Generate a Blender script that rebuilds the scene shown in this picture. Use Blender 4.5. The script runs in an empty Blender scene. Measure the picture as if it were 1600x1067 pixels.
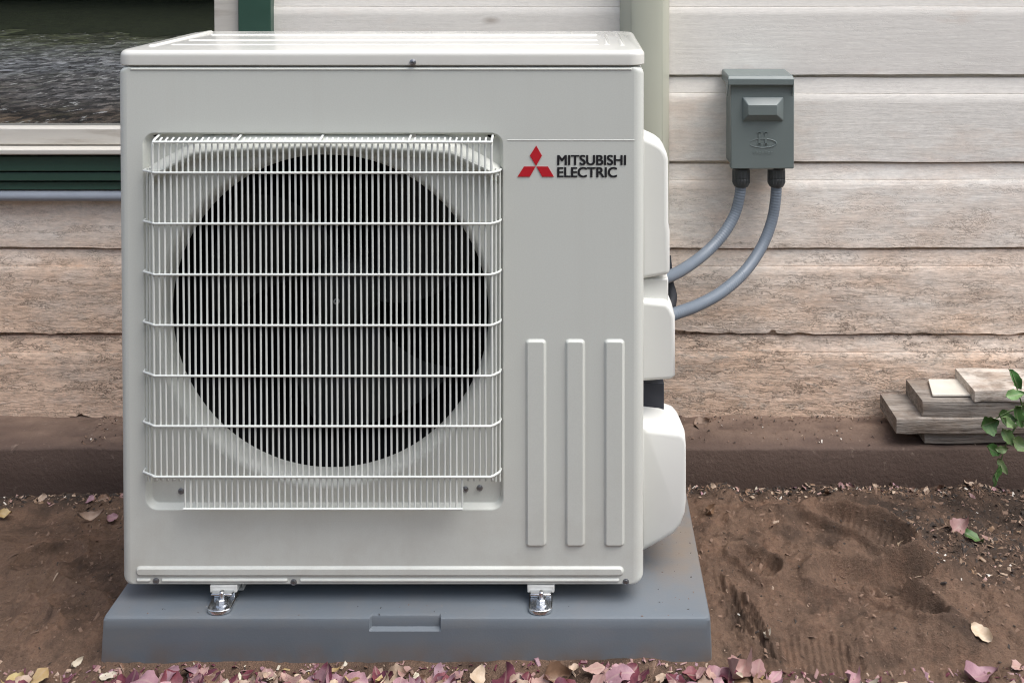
import bpy, bmesh, math, random
import numpy as np
from mathutils import Vector, Matrix, Euler
from mathutils.geometry import delaunay_2d_cdt

R = math.radians
random.seed(7)
rng = np.random.default_rng(11)
scene = bpy.context.scene
COL = scene.collection

# ------------------------------------------------------------------ camera
FPX, CX, HY, CAMX, CAMZ, CAMD = 1484.0, 905.0, -91.0, 0.317, 1.131, 1.52
PITCH = R(1.0)
CY = HY + FPX * math.tan(PITCH)
cam_d = bpy.data.cameras.new('camera')
cam = bpy.data.objects.new('camera', cam_d)
COL.objects.link(cam)
cam.location = (CAMX, -CAMD, CAMZ)
cam.rotation_euler = (R(90) - PITCH, 0, 0)
cam_d.sensor_fit = 'HORIZONTAL'
cam_d.sensor_width = 36
cam_d.lens = 36 * FPX / 1600
cam_d.shift_x = (800 - CX) / 1600
cam_d.shift_y = -(533.5 - CY) / 1600
cam_d.clip_start = 0.05
cam_d.clip_end = 500
scene.camera = cam

# ------------------------------------------------------------------ world, sun, exposure
SUN_EL, SUN_AZ = R(64), R(118)          # azimuth from +Y towards +X: high, in front of the house, to the right
world = bpy.data.worlds.new('World')
scene.world = world
world.use_nodes = True
wn, wl = world.node_tree.nodes, world.node_tree.links
bg = wn['Background']
sky = wn.new('ShaderNodeTexSky')
sky.sky_type = 'NISHITA'
sky.sun_disc = False
sky.sun_elevation = SUN_EL
sky.sun_rotation = SUN_AZ
sky.air_density = 1.0
sky.dust_density = 3.0
hs = wn.new('ShaderNodeHueSaturation')
hs.inputs['Saturation'].default_value = 0.68
wl.new(sky.outputs[0], hs.inputs['Color'])
wl.new(hs.outputs[0], bg.inputs['Color'])
bg.inputs['Strength'].default_value = 0.14
sun_d = bpy.data.lights.new('sun', 'SUN')
sun_d.energy = 1.5
sun_d.angle = R(48)
sun_d.color = (1.0, 0.995, 0.98)
sun = bpy.data.objects.new('sun', sun_d)
COL.objects.link(sun)
sdir = Vector((math.sin(SUN_AZ) * math.cos(SUN_EL), math.cos(SUN_AZ) * math.cos(SUN_EL), math.sin(SUN_EL)))
sun.rotation_euler = sdir.to_track_quat('Z', 'Y').to_euler()
sun.location = sdir * 20
vs = scene.view_settings
vs.view_transform = 'Standard'
vs.look = 'None'
vs.gamma = 1
vs.use_curve_mapping = False
vs.exposure = 0.93
scene.render.engine = 'CYCLES'
scene.cycles.filter_width = 1.1
scene.cycles.use_denoising = True
scene.cycles.denoising_prefilter = 'ACCURATE'
scene.cycles.max_bounces = 8
scene.cycles.transparent_max_bounces = 8

# ------------------------------------------------------------------ helpers
def P(px, py, d):
    """point seen at photo pixel (px, py), d metres in front of the camera plane"""
    u, v = (px - CX) / FPX, (py - CY) / FPX
    dy = math.cos(PITCH) - v * math.sin(PITCH)
    dz = -math.sin(PITCH) - v * math.cos(PITCH)
    t = d / dy
    return Vector((CAMX + u * t, d - CAMD, CAMZ + dz * t))

def G(px, py, z=0.0):
    """point of the level z seen at a photo pixel"""
    u, v = (px - CX) / FPX, (py - CY) / FPX
    dy = math.cos(PITCH) - v * math.sin(PITCH)
    dz = -math.sin(PITCH) - v * math.cos(PITCH)
    t = (z - CAMZ) / dz
    return Vector((CAMX + u * t, dy * t - CAMD, z))

class MB:
    def __init__(s):
        s.v, s.f, s.m = [], [], []
    def add(s, vs_, fs, mi=0):
        b = len(s.v)
        s.v += [tuple(p) for p in vs_]
        for f in fs:
            s.f.append(tuple(i + b for i in f))
            s.m.append(mi)
    def box(s, a, b, mi=0):
        x0, y0, z0 = a; x1, y1, z1 = b
        s.add([(x0,y0,z0),(x1,y0,z0),(x1,y1,z0),(x0,y1,z0),(x0,y0,z1),(x1,y0,z1),(x1,y1,z1),(x0,y1,z1)],
              [(3,2,1,0),(4,5,6,7),(0,1,5,4),(1,2,6,5),(2,3,7,6),(3,0,4,7)], mi)
    def loft(s, loops, closed=True, cap0=False, cap1=False, mi=0):
        n = len(loops[0]); vs_ = []; fs = []
        for l in loops: vs_ += list(l)
        for k in range(len(loops) - 1):
            for i in range(n if closed else n - 1):
                j = (i + 1) % n
                fs.append((k*n+i, k*n+j, (k+1)*n+j, (k+1)*n+i))
        if cap0: fs.append(tuple(range(n))[::-1])
        if cap1: fs.append(tuple((len(loops)-1)*n + i for i in range(n)))
        s.add(vs_, fs, mi)
    def tube(s, pts, r, n=8, caps=True, mi=0):
        pts = [Vector(p) for p in pts]
        loops = []
        up = None
        for i, p in enumerate(pts):
            t = (pts[min(i+1, len(pts)-1)] - pts[max(i-1, 0)]).normalized()
            if up is None:
                up = Vector((0, 0, 1)) if abs(t.z) < .9 else Vector((0, 1, 0))
            a = t.cross(up).normalized(); b = a.cross(t).normalized(); up = b
            rr = r[i] if isinstance(r, (list, tuple)) else r
            loops.append([p + (a * math.cos(q) + b * math.sin(q)) * rr for q in [2*math.pi*k/n for k in range(n)]])
        s.loft(loops, True, caps, caps, mi)
    def poly(s, rings, fn, mi=0):
        """flat polygon with holes: rings of 2-D points, fn lifts to 3-D"""
        flat = [p for r in rings for p in r]
        edges = []; b = 0
        for r in rings:
            edges += [(b+i, b+(i+1) % len(r)) for i in range(len(r))]; b += len(r)
        vs2, _, fs2, _, _, _ = delaunay_2d_cdt([Vector((p[0], p[1])) for p in flat], edges, [], 0, 1e-7)
        def inside(p, r):
            c = False; n = len(r)
            for i in range(n):
                (x0, y0), (x1, y1) = r[i], r[i-1]
                if (y0 > p[1]) != (y1 > p[1]) and p[0] < (x1-x0)*(p[1]-y0)/(y1-y0) + x0: c = not c
            return c
        keep = []
        for f in fs2:
            c = (sum(vs2[i].x for i in f)/len(f), sum(vs2[i].y for i in f)/len(f))
            if inside(c, rings[0]) and not any(inside(c, h) for h in rings[1:]): keep.append(tuple(f))
        s.add([fn((v.x, v.y)) for v in vs2], keep, mi)

def link(name, me, parent=None):
    o = bpy.data.objects.new(name, me)
    COL.objects.link(o)
    if parent is not None: o.parent = parent
    return o

def build(name, mb, mats, parent=None, smooth=35, bevel=0, origin=None, recalc=True, weld=True):
    me = bpy.data.meshes.new(name)
    vs_ = mb.v
    if origin is not None:
        ox, oy, oz = origin
        vs_ = [(x-ox, y-oy, z-oz) for x, y, z in vs_]
    me.from_pydata(vs_, [], mb.f)
    if not isinstance(mats, (list, tuple)): mats = [mats]
    for m in mats: me.materials.append(m)
    me.polygons.foreach_set('material_index', mb.m)
    import bmesh
    if weld or recalc:
        bm = bmesh.new(); bm.from_mesh(me)
        if weld: bmesh.ops.remove_doubles(bm, verts=bm.verts, dist=1e-5)
        if recalc: bmesh.ops.recalc_face_normals(bm, faces=bm.faces)
        bm.to_mesh(me); bm.free()
    if smooth:
        me.polygons.foreach_set('use_smooth', [True] * len(me.polygons))
        me.set_sharp_from_angle(angle=R(smooth))
    o = link(name, me, parent)
    if origin is not None: o.location = origin
    if bevel:
        b = o.modifiers.new('edge', 'BEVEL'); b.width = bevel; b.segments = 2; b.limit_method = 'ANGLE'; b.angle_limit = R(35)
        b.harden_normals = False
    return o

def empty(name, loc=(0, 0, 0)):
    o = bpy.data.objects.new(name, None); COL.objects.link(o); o.location = loc
    o.empty_display_size = .05
    return o

def tag(o, label=None, cat=None, group=None, kind=None):
    for k, v in (('label', label), ('category', cat), ('group', group), ('kind', kind)):
        if v: o[k] = v
    return o

def put(parent_loc, o):
    """children are modelled in world coordinates: undo the parent's offset"""
    o.location = Vector(o.location) - Vector(parent_loc)

def rrect(x0, x1, z0, z1, r, n=6):
    out = []
    for cx, cz, a0 in ((x1-r, z1-r, 0), (x0+r, z1-r, 90), (x0+r, z0+r, 180), (x1-r, z0+r, 270)):
        for k in range(n + 1):
            a = R(a0 + 90 * k / n)
            out.append((cx + r * math.cos(a), cz + r * math.sin(a)))
    return out

def bez(p0, p1, p2, p3, n):
    out = []
    for i in range(n + 1):
        t = i / n
        out.append(Vector(p0)*(1-t)**3 + Vector(p1)*3*t*(1-t)**2 + Vector(p2)*3*t*t*(1-t) + Vector(p3)*t**3)
    return out

def catmull(pts, per=10):
    pts = [Vector(p) for p in pts]
    pts = [pts[0]*2 - pts[1]] + pts + [pts[-1]*2 - pts[-2]]
    out = []
    for i in range(1, len(pts) - 2):
        a, b, c, d = pts[i-1:i+3]
        for k in range(per):
            t = k / per
            out.append(.5*((2*b) + (c-a)*t + (2*a-5*b+4*c-d)*t*t + (3*b-a-3*c+d)*t**3))
    out.append(pts[-2])
    return out

def vnoise(x, y, seed=0):
    """2-D value noise on arrays, about -1..1"""
    x = np.asarray(x, float); y = np.asarray(y, float)
    xi = np.floor(x).astype(np.int64); yi = np.floor(y).astype(np.int64)
    fx = x - xi; fy = y - yi
    fx = fx*fx*fx*(fx*(fx*6-15)+10); fy = fy*fy*fy*(fy*(fy*6-15)+10)
    def h(a, b):
        n = (a * 374761393 + b * 668265263 + seed * 1274126177) & 0xffffffff
        n = ((n ^ (n >> 13)) * 1274126177) & 0xffffffff
        n = n ^ (n >> 16)
        return (n & 0xffff) / 32767.5 - 1
    return (h(xi, yi)*(1-fx) + h(xi+1, yi)*fx)*(1-fy) + (h(xi, yi+1)*(1-fx) + h(xi+1, yi+1)*fx)*fy

def fbm(x, y, oct_=4, seed=0, gain=.5):
    s = 0; a = 1
    for k in range(oct_):
        s = s + a * vnoise(x * 2**k + 17.3*k, y * 2**k - 9.1*k, seed + k); a *= gain
    return s

# ------------------------------------------------------------------ materials
class N:
    def __init__(s, name):
        s.mat = bpy.data.materials.new(name); s.mat.use_nodes = True
        s.t = s.mat.node_tree; s.b = s.t.nodes['Principled BSDF']
        s.out = s.t.nodes['Material Output']
        s.tc = s.t.nodes.new('ShaderNodeTexCoord')
    def n(s, typ, **kw):
        o = s.t.nodes.new(typ)
        for k, v in kw.items(): setattr(o, k, v)
        return o
    def l(s, a, b): s.t.links.new(a, b)
    def inp(s, sock, v):
        if hasattr(v, 'is_linked') or hasattr(v, 'links'): s.l(v, sock)
        else: sock.default_value = v
    def coords(s, scale=(1,1,1), src='Object', loc=None):
        m = s.n('ShaderNodeMapping'); s.l(s.tc.outputs[src], m.inputs[0]); m.inputs['Scale'].default_value = scale
        if loc is not None: s.inp(m.inputs['Location'], loc)
        return m.outputs[0]
    def noise(s, vec, scale, detail=4, rough=.55, dist=0):
        o = s.n('ShaderNodeTexNoise'); s.l(vec, o.inputs['Vector'])
        o.inputs['Scale'].default_value = scale; o.inputs['Detail'].default_value = detail
        o.inputs['Roughness'].default_value = rough; o.inputs['Distortion'].default_value = dist
        return o.outputs['Fac']
    def vor(s, vec, scale, feature='F1'):
        o = s.n('ShaderNodeTexVoronoi', feature=feature); s.l(vec, o.inputs['Vector']); o.inputs['Scale'].default_value = scale
        return o.outputs['Distance']
    def ramp(s, fac, stops):
        o = s.n('ShaderNodeValToRGB'); s.l(fac, o.inputs[0])
        e = o.color_ramp.elements
        while len(e) < len(stops): e.new(.5)
        for q, (p, c) in zip(e, stops):
            q.position = p; q.color = (c, c, c, 1) if not isinstance(c, tuple) else (*c, 1)
        return o.outputs[0]
    def rng(s, v, a, b, c=0, d=1):
        o = s.n('ShaderNodeMapRange'); s.l(v, o.inputs[0])
        for i, q in enumerate((a, b, c, d)): o.inputs[i+1].default_value = q
        return o.outputs[0]
    def math(s, op, a, b=0.0, clamp=False):
        o = s.n('ShaderNodeMath', operation=op, use_clamp=clamp); s.inp(o.inputs[0], a); s.inp(o.inputs[1], b)
        return o.outputs[0]
    def mix(s, fac, a, b, blend='MIX'):
        o = s.n('ShaderNodeMix', data_type='RGBA', blend_type=blend)
        s.inp(o.inputs[0], fac)
        for sock, v in ((o.inputs[6], a), (o.inputs[7], b)):
            if isinstance(v, tuple): sock.default_value = (*v, 1)
            else: s.l(v, sock)
        return o.outputs[2]
    def bump(s, h, strength=.5, dist=.001, prev=None):
        o = s.n('ShaderNodeBump'); s.l(h, o.inputs['Height'])
        o.inputs['Strength'].default_value = strength; o.inputs['Distance'].default_value = dist
        if prev is not None: s.l(prev, o.inputs['Normal'])
        return o.outputs[0]
    def done(s, col=None, rough=.5, normal=None, metal=0, spec=None):
        if col is not None:
            if isinstance(col, tuple): s.b.inputs['Base Color'].default_value = (*col, 1)
            else: s.l(col, s.b.inputs['Base Color'])
        s.inp(s.b.inputs['Roughness'], rough)
        s.b.inputs['Metallic'].default_value = metal
        if spec is not None: s.b.inputs['Specular IOR Level'].default_value = spec
        if normal is not None: s.l(normal, s.b.inputs['Normal'])
        return s.mat

def simple(name, c, rough=.5, metal=0, var=.12, scale=40, bump=.15, dist=.0006, spec=None, bscale=None):
    m = N(name); v = m.coords()
    f = m.noise(v, scale, 5)
    col = m.mix(f, tuple(q*(1-var) for q in c), tuple(min(1, q*(1+var)) for q in c))
    nb = m.bump(m.noise(v, bscale or scale*8, 3), bump, dist)
    return m.done(col, m.rng(f, .3, .7, max(.02, rough-.06), min(1, rough+.06)), nb, metal, spec)

def paint_metal():
    m = N('ivory_powder_coat'); v = m.coords()
    big = m.noise(v, 2.2, 4); fine = m.noise(v, 900, 2)
    sep = m.n('ShaderNodeSeparateXYZ'); m.l(m.tc.outputs['Object'], sep.inputs[0])
    low = m.rng(sep.outputs[2], .30, .09)                       # a little dirt splashed up the lowest part
    dirt = m.math('MULTIPLY', low, m.rng(m.noise(v, 14, 6, .65), .45, .75), True)
    col = m.mix(big, (.602, .614, .562), (.628, .640, .588))
    col = m.mix(m.math('MULTIPLY', dirt, .35), col, (.36, .31, .25))
    strk = m.rng(m.noise(m.coords((26, 26, .9)), 1.0, 5, .7), .52, .74)
    col = m.mix(m.math('MULTIPLY', strk, .07), col, (.40, .36, .29))
    pep = m.noise(v, 420, 2, .6)
    col = m.mix(m.rng(pep, .35, .65, 0, .16), col, (.47, .465, .43))
    scuff = m.rng(m.noise(m.coords((3, 3, 9)), 18, 8, .7), .68, .78)
    col = m.mix(m.math('MULTIPLY', scuff, .10), col, (.45, .43, .39))
    return m.done(col, m.rng(m.noise(v, 30, 4), .3, .7, .36, .46), m.bump(fine, .12, .0003))

def lid_metal():
    m = N('lid_powder_coat'); v = m.coords()
    dust = m.rng(m.noise(v, 9, 7, .65), .45, .72)
    spot = m.rng(m.vor(v, 70), .12, .03)
    col = m.mix(m.math('MULTIPLY', dust, .18), (.66, .65, .60), (.50, .46, .40))
    col = m.mix(m.math('MULTIPLY', spot, .12), col, (.42, .38, .32))
    return m.done(col, m.rng(dust, 0, 1, .10, .22), m.bump(m.noise(v, 500, 2), .03, .0002))

M_CAB = paint_metal()
M_LID = lid_metal()
M_WIRE = simple('white_coated_wire', (.64, .655, .615), .35, var=.06, scale=60, bump=.1, dist=.0002)
M_COVER = simple('moulded_white_plastic', (.70, .70, .66), .38, var=.04, scale=8, bump=.2, dist=.0003, bscale=700)
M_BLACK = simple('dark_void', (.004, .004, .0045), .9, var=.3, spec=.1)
M_FAN = simple('dark_fan_plastic', (.011, .012, .012), .6, var=.2, spec=.3)
M_FANCAP = simple('grey_fan_cap', (.35, .35, .34), .4)
M_STEEL = simple('zinc_plated_steel', (.66, .67, .68), .22, 1, var=.12, scale=90, bump=.3, dist=.0004)
M_SCREW = simple('dull_screw_steel', (.30, .30, .31), .38, 1, var=.2)
M_RED = simple('red_print', (.50, .012, .022), .4, var=.06)
M_INK = simple('black_print', (.013, .013, .016), .45, var=.1)
M_RUBBER = simple('black_foam_insulation', (.018, .019, .024), .75, var=.2, scale=120, bump=.5)
M_BOX = simple('grey_green_enamel', (.155, .184, .177), .36, var=.07, scale=14, bump=.18, dist=.0004, bscale=500)
M_BOXCLIP = simple('pale_metal_clip', (.55, .57, .55), .35, .6)
M_FITTING = simple('dark_grey_fitting', (.045, .05, .052), .45, var=.15)
M_COND = simple('grey_flexible_conduit', (.145, .172, .205), .42, var=.08, scale=25, bump=.2, dist=.0004)
M_WCOND = simple('blue_grey_conduit', (.29, .315, .36), .40, var=.1, scale=18)
M_DUCT = simple('pale_sage_plastic', (.47, .475, .385), .42, var=.05, scale=6, bump=.1)
M_STEM = simple('green_stem', (.07, .12, .03), .5)

def pad_mat():
    m = N('blue_grey_pad_plastic'); v = m.coords()
    big = m.noise(v, 5, 5)
    col = m.mix(big, (.112, .132, .150), (.148, .168, .188))
    sep = m.n('ShaderNodeSeparateXYZ'); m.l(m.tc.outputs['Object'], sep.inputs[0])
    xr = m.rng(sep.outputs[0], .30, .50); yr = m.rng(sep.outputs[1], -.02, .12)
    dust = m.math('MULTIPLY', m.math('MULTIPLY', xr, yr), m.rng(m.noise(v, 13, 7, .65), .34, .62), True)
    col = m.mix(m.math('MULTIPLY', dust, .75), col, (.20, .155, .115))
    sp = m.rng(m.noise(v, 60, 6, .7), .66, .74)
    col = m.mix(m.math('MULTIPLY', sp, .4), col, (.22, .19, .16))
    low = m.math('MULTIPLY', m.rng(sep.outputs[2], .026, -.012), m.rng(m.noise(v, 20, 6), .35, .65), True)
    col = m.mix(m.math('MULTIPLY', low, .85), col, (.16, .112, .082))
    film = m.rng(m.noise(m.coords((3, 3, 8)), 2.2, 7, .68), .48, .70)
    col = m.mix(m.math('MULTIPLY', film, .28), col, (.20, .17, .14))
    return m.done(col, m.rng(big, .3, .7, .42, .55), m.bump(m.noise(v, 320, 4), .25, .0006))
M_PAD = pad_mat()

def siding_mat():
    m = N('weathered_painted_wood')
    rnd = m.n('ShaderNodeObjectInfo').outputs['Random']
    off = m.n('ShaderNodeCombineXYZ'); m.l(m.math('MULTIPLY', rnd, 37.0), off.inputs[0]); m.l(m.math('MULTIPLY', rnd, 11.0), off.inputs[2])
    def C(sc): return m.coords(sc, loc=off.outputs[0])
    sep = m.n('ShaderNodeSeparateXYZ'); m.l(m.tc.outputs['Object'], sep.inputs[0])
    X, Z = sep.outputs[0], sep.outputs[2]
    age = m.rng(Z, .88, .05)
    left = m.rng(X, -.1, -.55, 0, .22)
    bl = m.noise(C((2.2, 2, 6)), 1.5, 5, .6)
    blot = m.noise(C((6, 6, 16)), 1.6, 6, .6)
    grain = m.noise(C((5, 5, 120)), 1.0, 5, .6, .4)
    fineg = m.noise(C((28, 28, 190)), 1.0, 4, .6, .6)
    def warp(sc, amt):
        a = m.n('ShaderNodeTexNoise'); m.l(C((18, 18, 40)), a.inputs['Vector']); a.inputs['Detail'].default_value = 4
        mul = m.n('ShaderNodeVectorMath', operation='MULTIPLY_ADD'); m.l(a.outputs['Color'], mul.inputs[0]); mul.inputs[1].default_value = (amt,)*3; m.l(C(sc), mul.inputs[2])
        return mul.outputs[0]
    cell = m.vor(warp((9, 9, 44), 1.1), 1.0, 'DISTANCE_TO_EDGE')
    cell2 = m.vor(warp((30, 30, 105), 1.3), 1.0, 'DISTANCE_TO_EDGE')
    brk = m.rng(m.noise(C((7, 7, 26)), 1.0, 5, .7), .42, .60)
    brk2 = m.rng(m.noise(C((11, 11, 30)), 1.0, 5, .7), .40, .60)
    crack = m.math('MULTIPLY', m.rng(cell, .0, .055, 1, 0), brk, True)
    crack2 = m.math('MULTIPLY', m.rng(cell2, .0, .11, 1, 0), brk2, True)
    spk = m.noise(C((70, 70, 190)), 1.0, 4, .75)
    spk2 = m.noise(C((26, 26, 70)), 1.0, 5, .75)
    rough_area = m.math('MULTIPLY', m.rng(age, .42, .85), m.rng(bl, .28, .6), True)
    crack = m.math('MULTIPLY', crack, m.rng(age, .25, .8, .05, .95), True)
    crack2 = m.math('MULTIPLY', crack2, rough_area, True)
    dirt = m.math('ADD', m.math('ADD', m.math('MULTIPLY', age, .95), left), m.math('MULTIPLY', m.math('SUBTRACT', bl, .52), 1.1))
    dirt = m.math('ADD', dirt, m.math('MULTIPLY', m.math('SUBTRACT', blot, .5), .75), True)
    col = m.mix(m.rng(dirt, .12, .95), (.84, .80, .735), (.75, .55, .41))
    flake = m.rng(m.noise(C((22, 22, 60)), 1.0, 6, .66, .5), .56, .62)
    col = m.mix(m.math('MULTIPLY', m.math('MULTIPLY', flake, rough_area), .55), col, (.60, .54, .47))
    bare = m.rng(m.noise(C((12, 12, 44)), 1.0, 6, .66, .5), .58, .64)
    col = m.mix(m.math('MULTIPLY', m.math('MULTIPLY', bare, rough_area), .5), col, (.38, .31, .255))
    col = m.mix(m.math('MULTIPLY', m.rng(grain, .45, .75), m.rng(age, 0, 1, .03, .22)), col, (.47, .40, .34))
    nick = m.rng(m.noise(C((14, 14, 50)), 1.0, 5, .7, .8), .70, .76)
    col = m.mix(m.math('MULTIPLY', nick, .5), col, (.30, .25, .21))
    col = m.mix(m.math('MULTIPLY', crack, .85), col, (.10, .075, .055))
    col = m.mix(m.math('MULTIPLY', crack2, .6), col, (.16, .12, .09))
    knot = m.rng(m.vor(C((2.2, 2.2, 5)), 1.3), .07, .02)
    col = m.mix(m.math('MULTIPLY', knot, .5), col, (.26, .19, .14))
    br = m.n('ShaderNodeHueSaturation'); m.l(col, br.inputs['Color'])
    va = m.math('ADD', m.rng(rnd, 0, 1, .94, 1.05), m.math('MULTIPLY', m.math('MULTIPLY', m.math('SUBTRACT', spk, .5), m.rng(age, 0, .8, .22, 1)), 1.15))
    va = m.math('ADD', va, m.math('MULTIPLY', m.math('MULTIPLY', m.math('SUBTRACT', spk2, .5), m.rng(age, .1, .8, .1, 1)), .95))
    m.l(va, br.inputs['Value'])
    h = m.math('MULTIPLY', m.math('ADD', m.math('MULTIPLY', fineg, .5), m.math('MULTIPLY', grain, .5)), m.rng(age, 0, .8, .3, 1))
    h = m.math('ADD', h, m.math('MULTIPLY', m.math('MULTIPLY', spk2, rough_area), .8))
    h = m.math('SUBTRACT', h, m.math('MULTIPLY', crack, .8))
    h = m.math('SUBTRACT', h, m.math('MULTIPLY', crack2, .7))
    h = m.math('ADD', h, m.math('MULTIPLY', m.math('MULTIPLY', flake, rough_area), .5))
    return m.done(br.outputs[0], .75, m.bump(h, .75, .0028), spec=.3)
M_SIDING = siding_mat()

def wood_mat(name, a, b, c):
    m = N(name)
    rnd = m.n('ShaderNodeObjectInfo').outputs['Random']
    off = m.n('ShaderNodeCombineXYZ'); m.l(m.math('MULTIPLY', rnd, 23.0), off.inputs[0]); m.l(m.math('MULTIPLY', rnd, 7.0), off.inputs[1])
    g = m.noise(m.coords((5, 60, 90), loc=off.outputs[0]), 1, 5, .6, .5)
    b1 = m.noise(m.coords((9, 20, 20), loc=off.outputs[0]), 1, 6, .65)
    col = m.mix(m.rng(g, .36, .64), a, b)
    col = m.mix(m.math('MULTIPLY', m.rng(b1, .48, .62), .8), col, c)
    fg = m.noise(m.coords((14, 170, 230), loc=off.outputs[0]), 1, 4, .7, .4)
    col = m.mix(m.rng(fg, .56, .68, 0, .7), col, tuple(q*.35 for q in c))
    st = m.rng(m.noise(m.coords((16, 22, 30), loc=off.outputs[0]), 1, 6, .7), .50, .64)
    col = m.mix(m.math('MULTIPLY', st, .55), col, (.13, .095, .07))
    return m.done(col, .85, m.bump(m.math('SUBTRACT', g, fg), .8, .003), spec=.2)
M_PLANK = wood_mat('grey_weathered_plank', (.17, .15, .13), (.37, .33, .29), (.28, .225, .18))
M_PLANKP = wood_mat('chipped_painted_plank', (.52, .47, .41), (.70, .64, .57), (.42, .33, .26))
M_PALE = simple('pale_slab', (.66, .62, .54), .7, var=.2, scale=25, bump=.4)

M_GREEN = simple('dark_green_trim_paint', (.036, .085, .062), .35, var=.2, scale=12, bump=.2)
def whitetrim():
    m = N('worn_white_trim'); g = m.noise(m.coords((4, 40, 60)), 1, 6, .65, .4)
    st = m.rng(m.noise(m.coords((3, 20, 26)), 1.3, 6, .65, .3), .55, .72)
    col = m.mix(g, (.50, .47, .42), (.62, .59, .53)); col = m.mix(m.math('MULTIPLY', st, .7), col, (.30, .25, .20))
    return m.done(col, .55, m.bump(g, .4, .0015))
M_TRIM = whitetrim()

def glass_mat():
    m = N('reflective_window_glass')
    tr = m.n('ShaderNodeBsdfTransparent'); tr.inputs[0].default_value = (.55, .58, .57, 1)
    gl = m.n('ShaderNodeBsdfGlossy'); gl.inputs['Color'].default_value = (.95, .97, .97, 1); gl.inputs['Roughness'].default_value = .004
    w = m.noise(m.coords((1, 1, 1)), 2.2, 2)
    m.l(m.bump(w, .015, .004), gl.inputs['Normal'])
    fr = m.n('ShaderNodeFresnel'); fr.inputs[0].default_value = 3.6
    mx = m.n('ShaderNodeMixShader'); m.l(fr.outputs[0], mx.inputs[0]); m.l(tr.outputs[0], mx.inputs[1]); m.l(gl.outputs[0], mx.inputs[2])
    m.l(mx.outputs[0], m.out.inputs[0])
    return m.mat
M_GLASS = glass_mat()

def conc_mat():
    m = N('brown_painted_concrete'); v = m.coords()
    b = m.noise(m.coords((2, 2, 5)), 2.5, 6, .6); f = m.noise(v, 120, 5, .65)
    sep = m.n('ShaderNodeSeparateXYZ'); m.l(m.tc.outputs['Object'], sep.inputs[0])
    col = m.mix(b, (.085, .057, .045), (.120, .083, .067))
    top = m.math('MULTIPLY', m.rng(sep.outputs[2], .060, .067), m.rng(m.noise(v, 14, 6, .65), .3, .6, .45, 1), True)
    col = m.mix(top, col, (.200, .140, .106))
    col = m.mix(m.math('MULTIPLY', m.rng(m.noise(v, 45, 6, .7), .62, .72), .6), col, (.26, .20, .16))
    col = m.mix(m.math('MULTIPLY', m.rng(m.noise(v, 28, 6, .7), .62, .72), .6), col, (.05, .037, .03))
    return m.done(col, .85, m.bump(m.math('ADD', f, m.math('MULTIPLY', m.noise(v, 30, 5), .8)), .55, .0028), spec=.25)
M_CONC = conc_mat()

def soil_mat():
    m = N('reddish_brown_soil'); v = m.coords()
    a = m.noise(v, 3.5, 6, .6); b = m.noise(v, 17, 7, .65); f = m.noise(v, 160, 6, .72); f2 = m.noise(v, 520, 3, .7)
    col = m.mix(m.rng(a, .3, .7), (.165, .104, .072), (.225, .146, .102))
    col = m.mix(m.math('MULTIPLY', m.rng(b, .48, .66), .6), col, (.285, .168, .112))
    col = m.mix(m.math('MULTIPLY', m.rng(m.noise(v, 9, 7, .66), .50, .64), .85), col, (.062, .043, .033))
    col = m.mix(m.rng(f, .30, .70, .0, .60), col, (.080, .054, .040))
    sep = m.n('ShaderNodeSeparateXYZ'); m.l(m.tc.outputs['Object'], sep.inputs[0])
    wet = m.math('MULTIPLY', m.rng(sep.outputs[0], .78, .98), m.rng(sep.outputs[1], .10, .26), True)     # damp humus by the planks
    wet = m.math('MAXIMUM', wet, m.rng(sep.outputs[1], .39, .455))
    wet = m.math('MULTIPLY', wet, m.rng(m.noise(v, 12, 6, .65), .28, .55), True)
    col = m.mix(m.math('MULTIPLY', wet, .85), col, (.050, .038, .031))
    col = m.mix(m.math('MULTIPLY', m.rng(f2, .62, .72), .45), col, (.34, .25, .19))
    col = m.mix(m.math('MULTIPLY', m.rng(f2, .42, .32), .55), col, (.045, .032, .025))
    h = m.math('ADD', f, m.math('MULTIPLY', f2, .4))
    return m.done(col, .95, m.bump(h, 1.0, .006), spec=.15)
M_SOIL = soil_mat()

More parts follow.
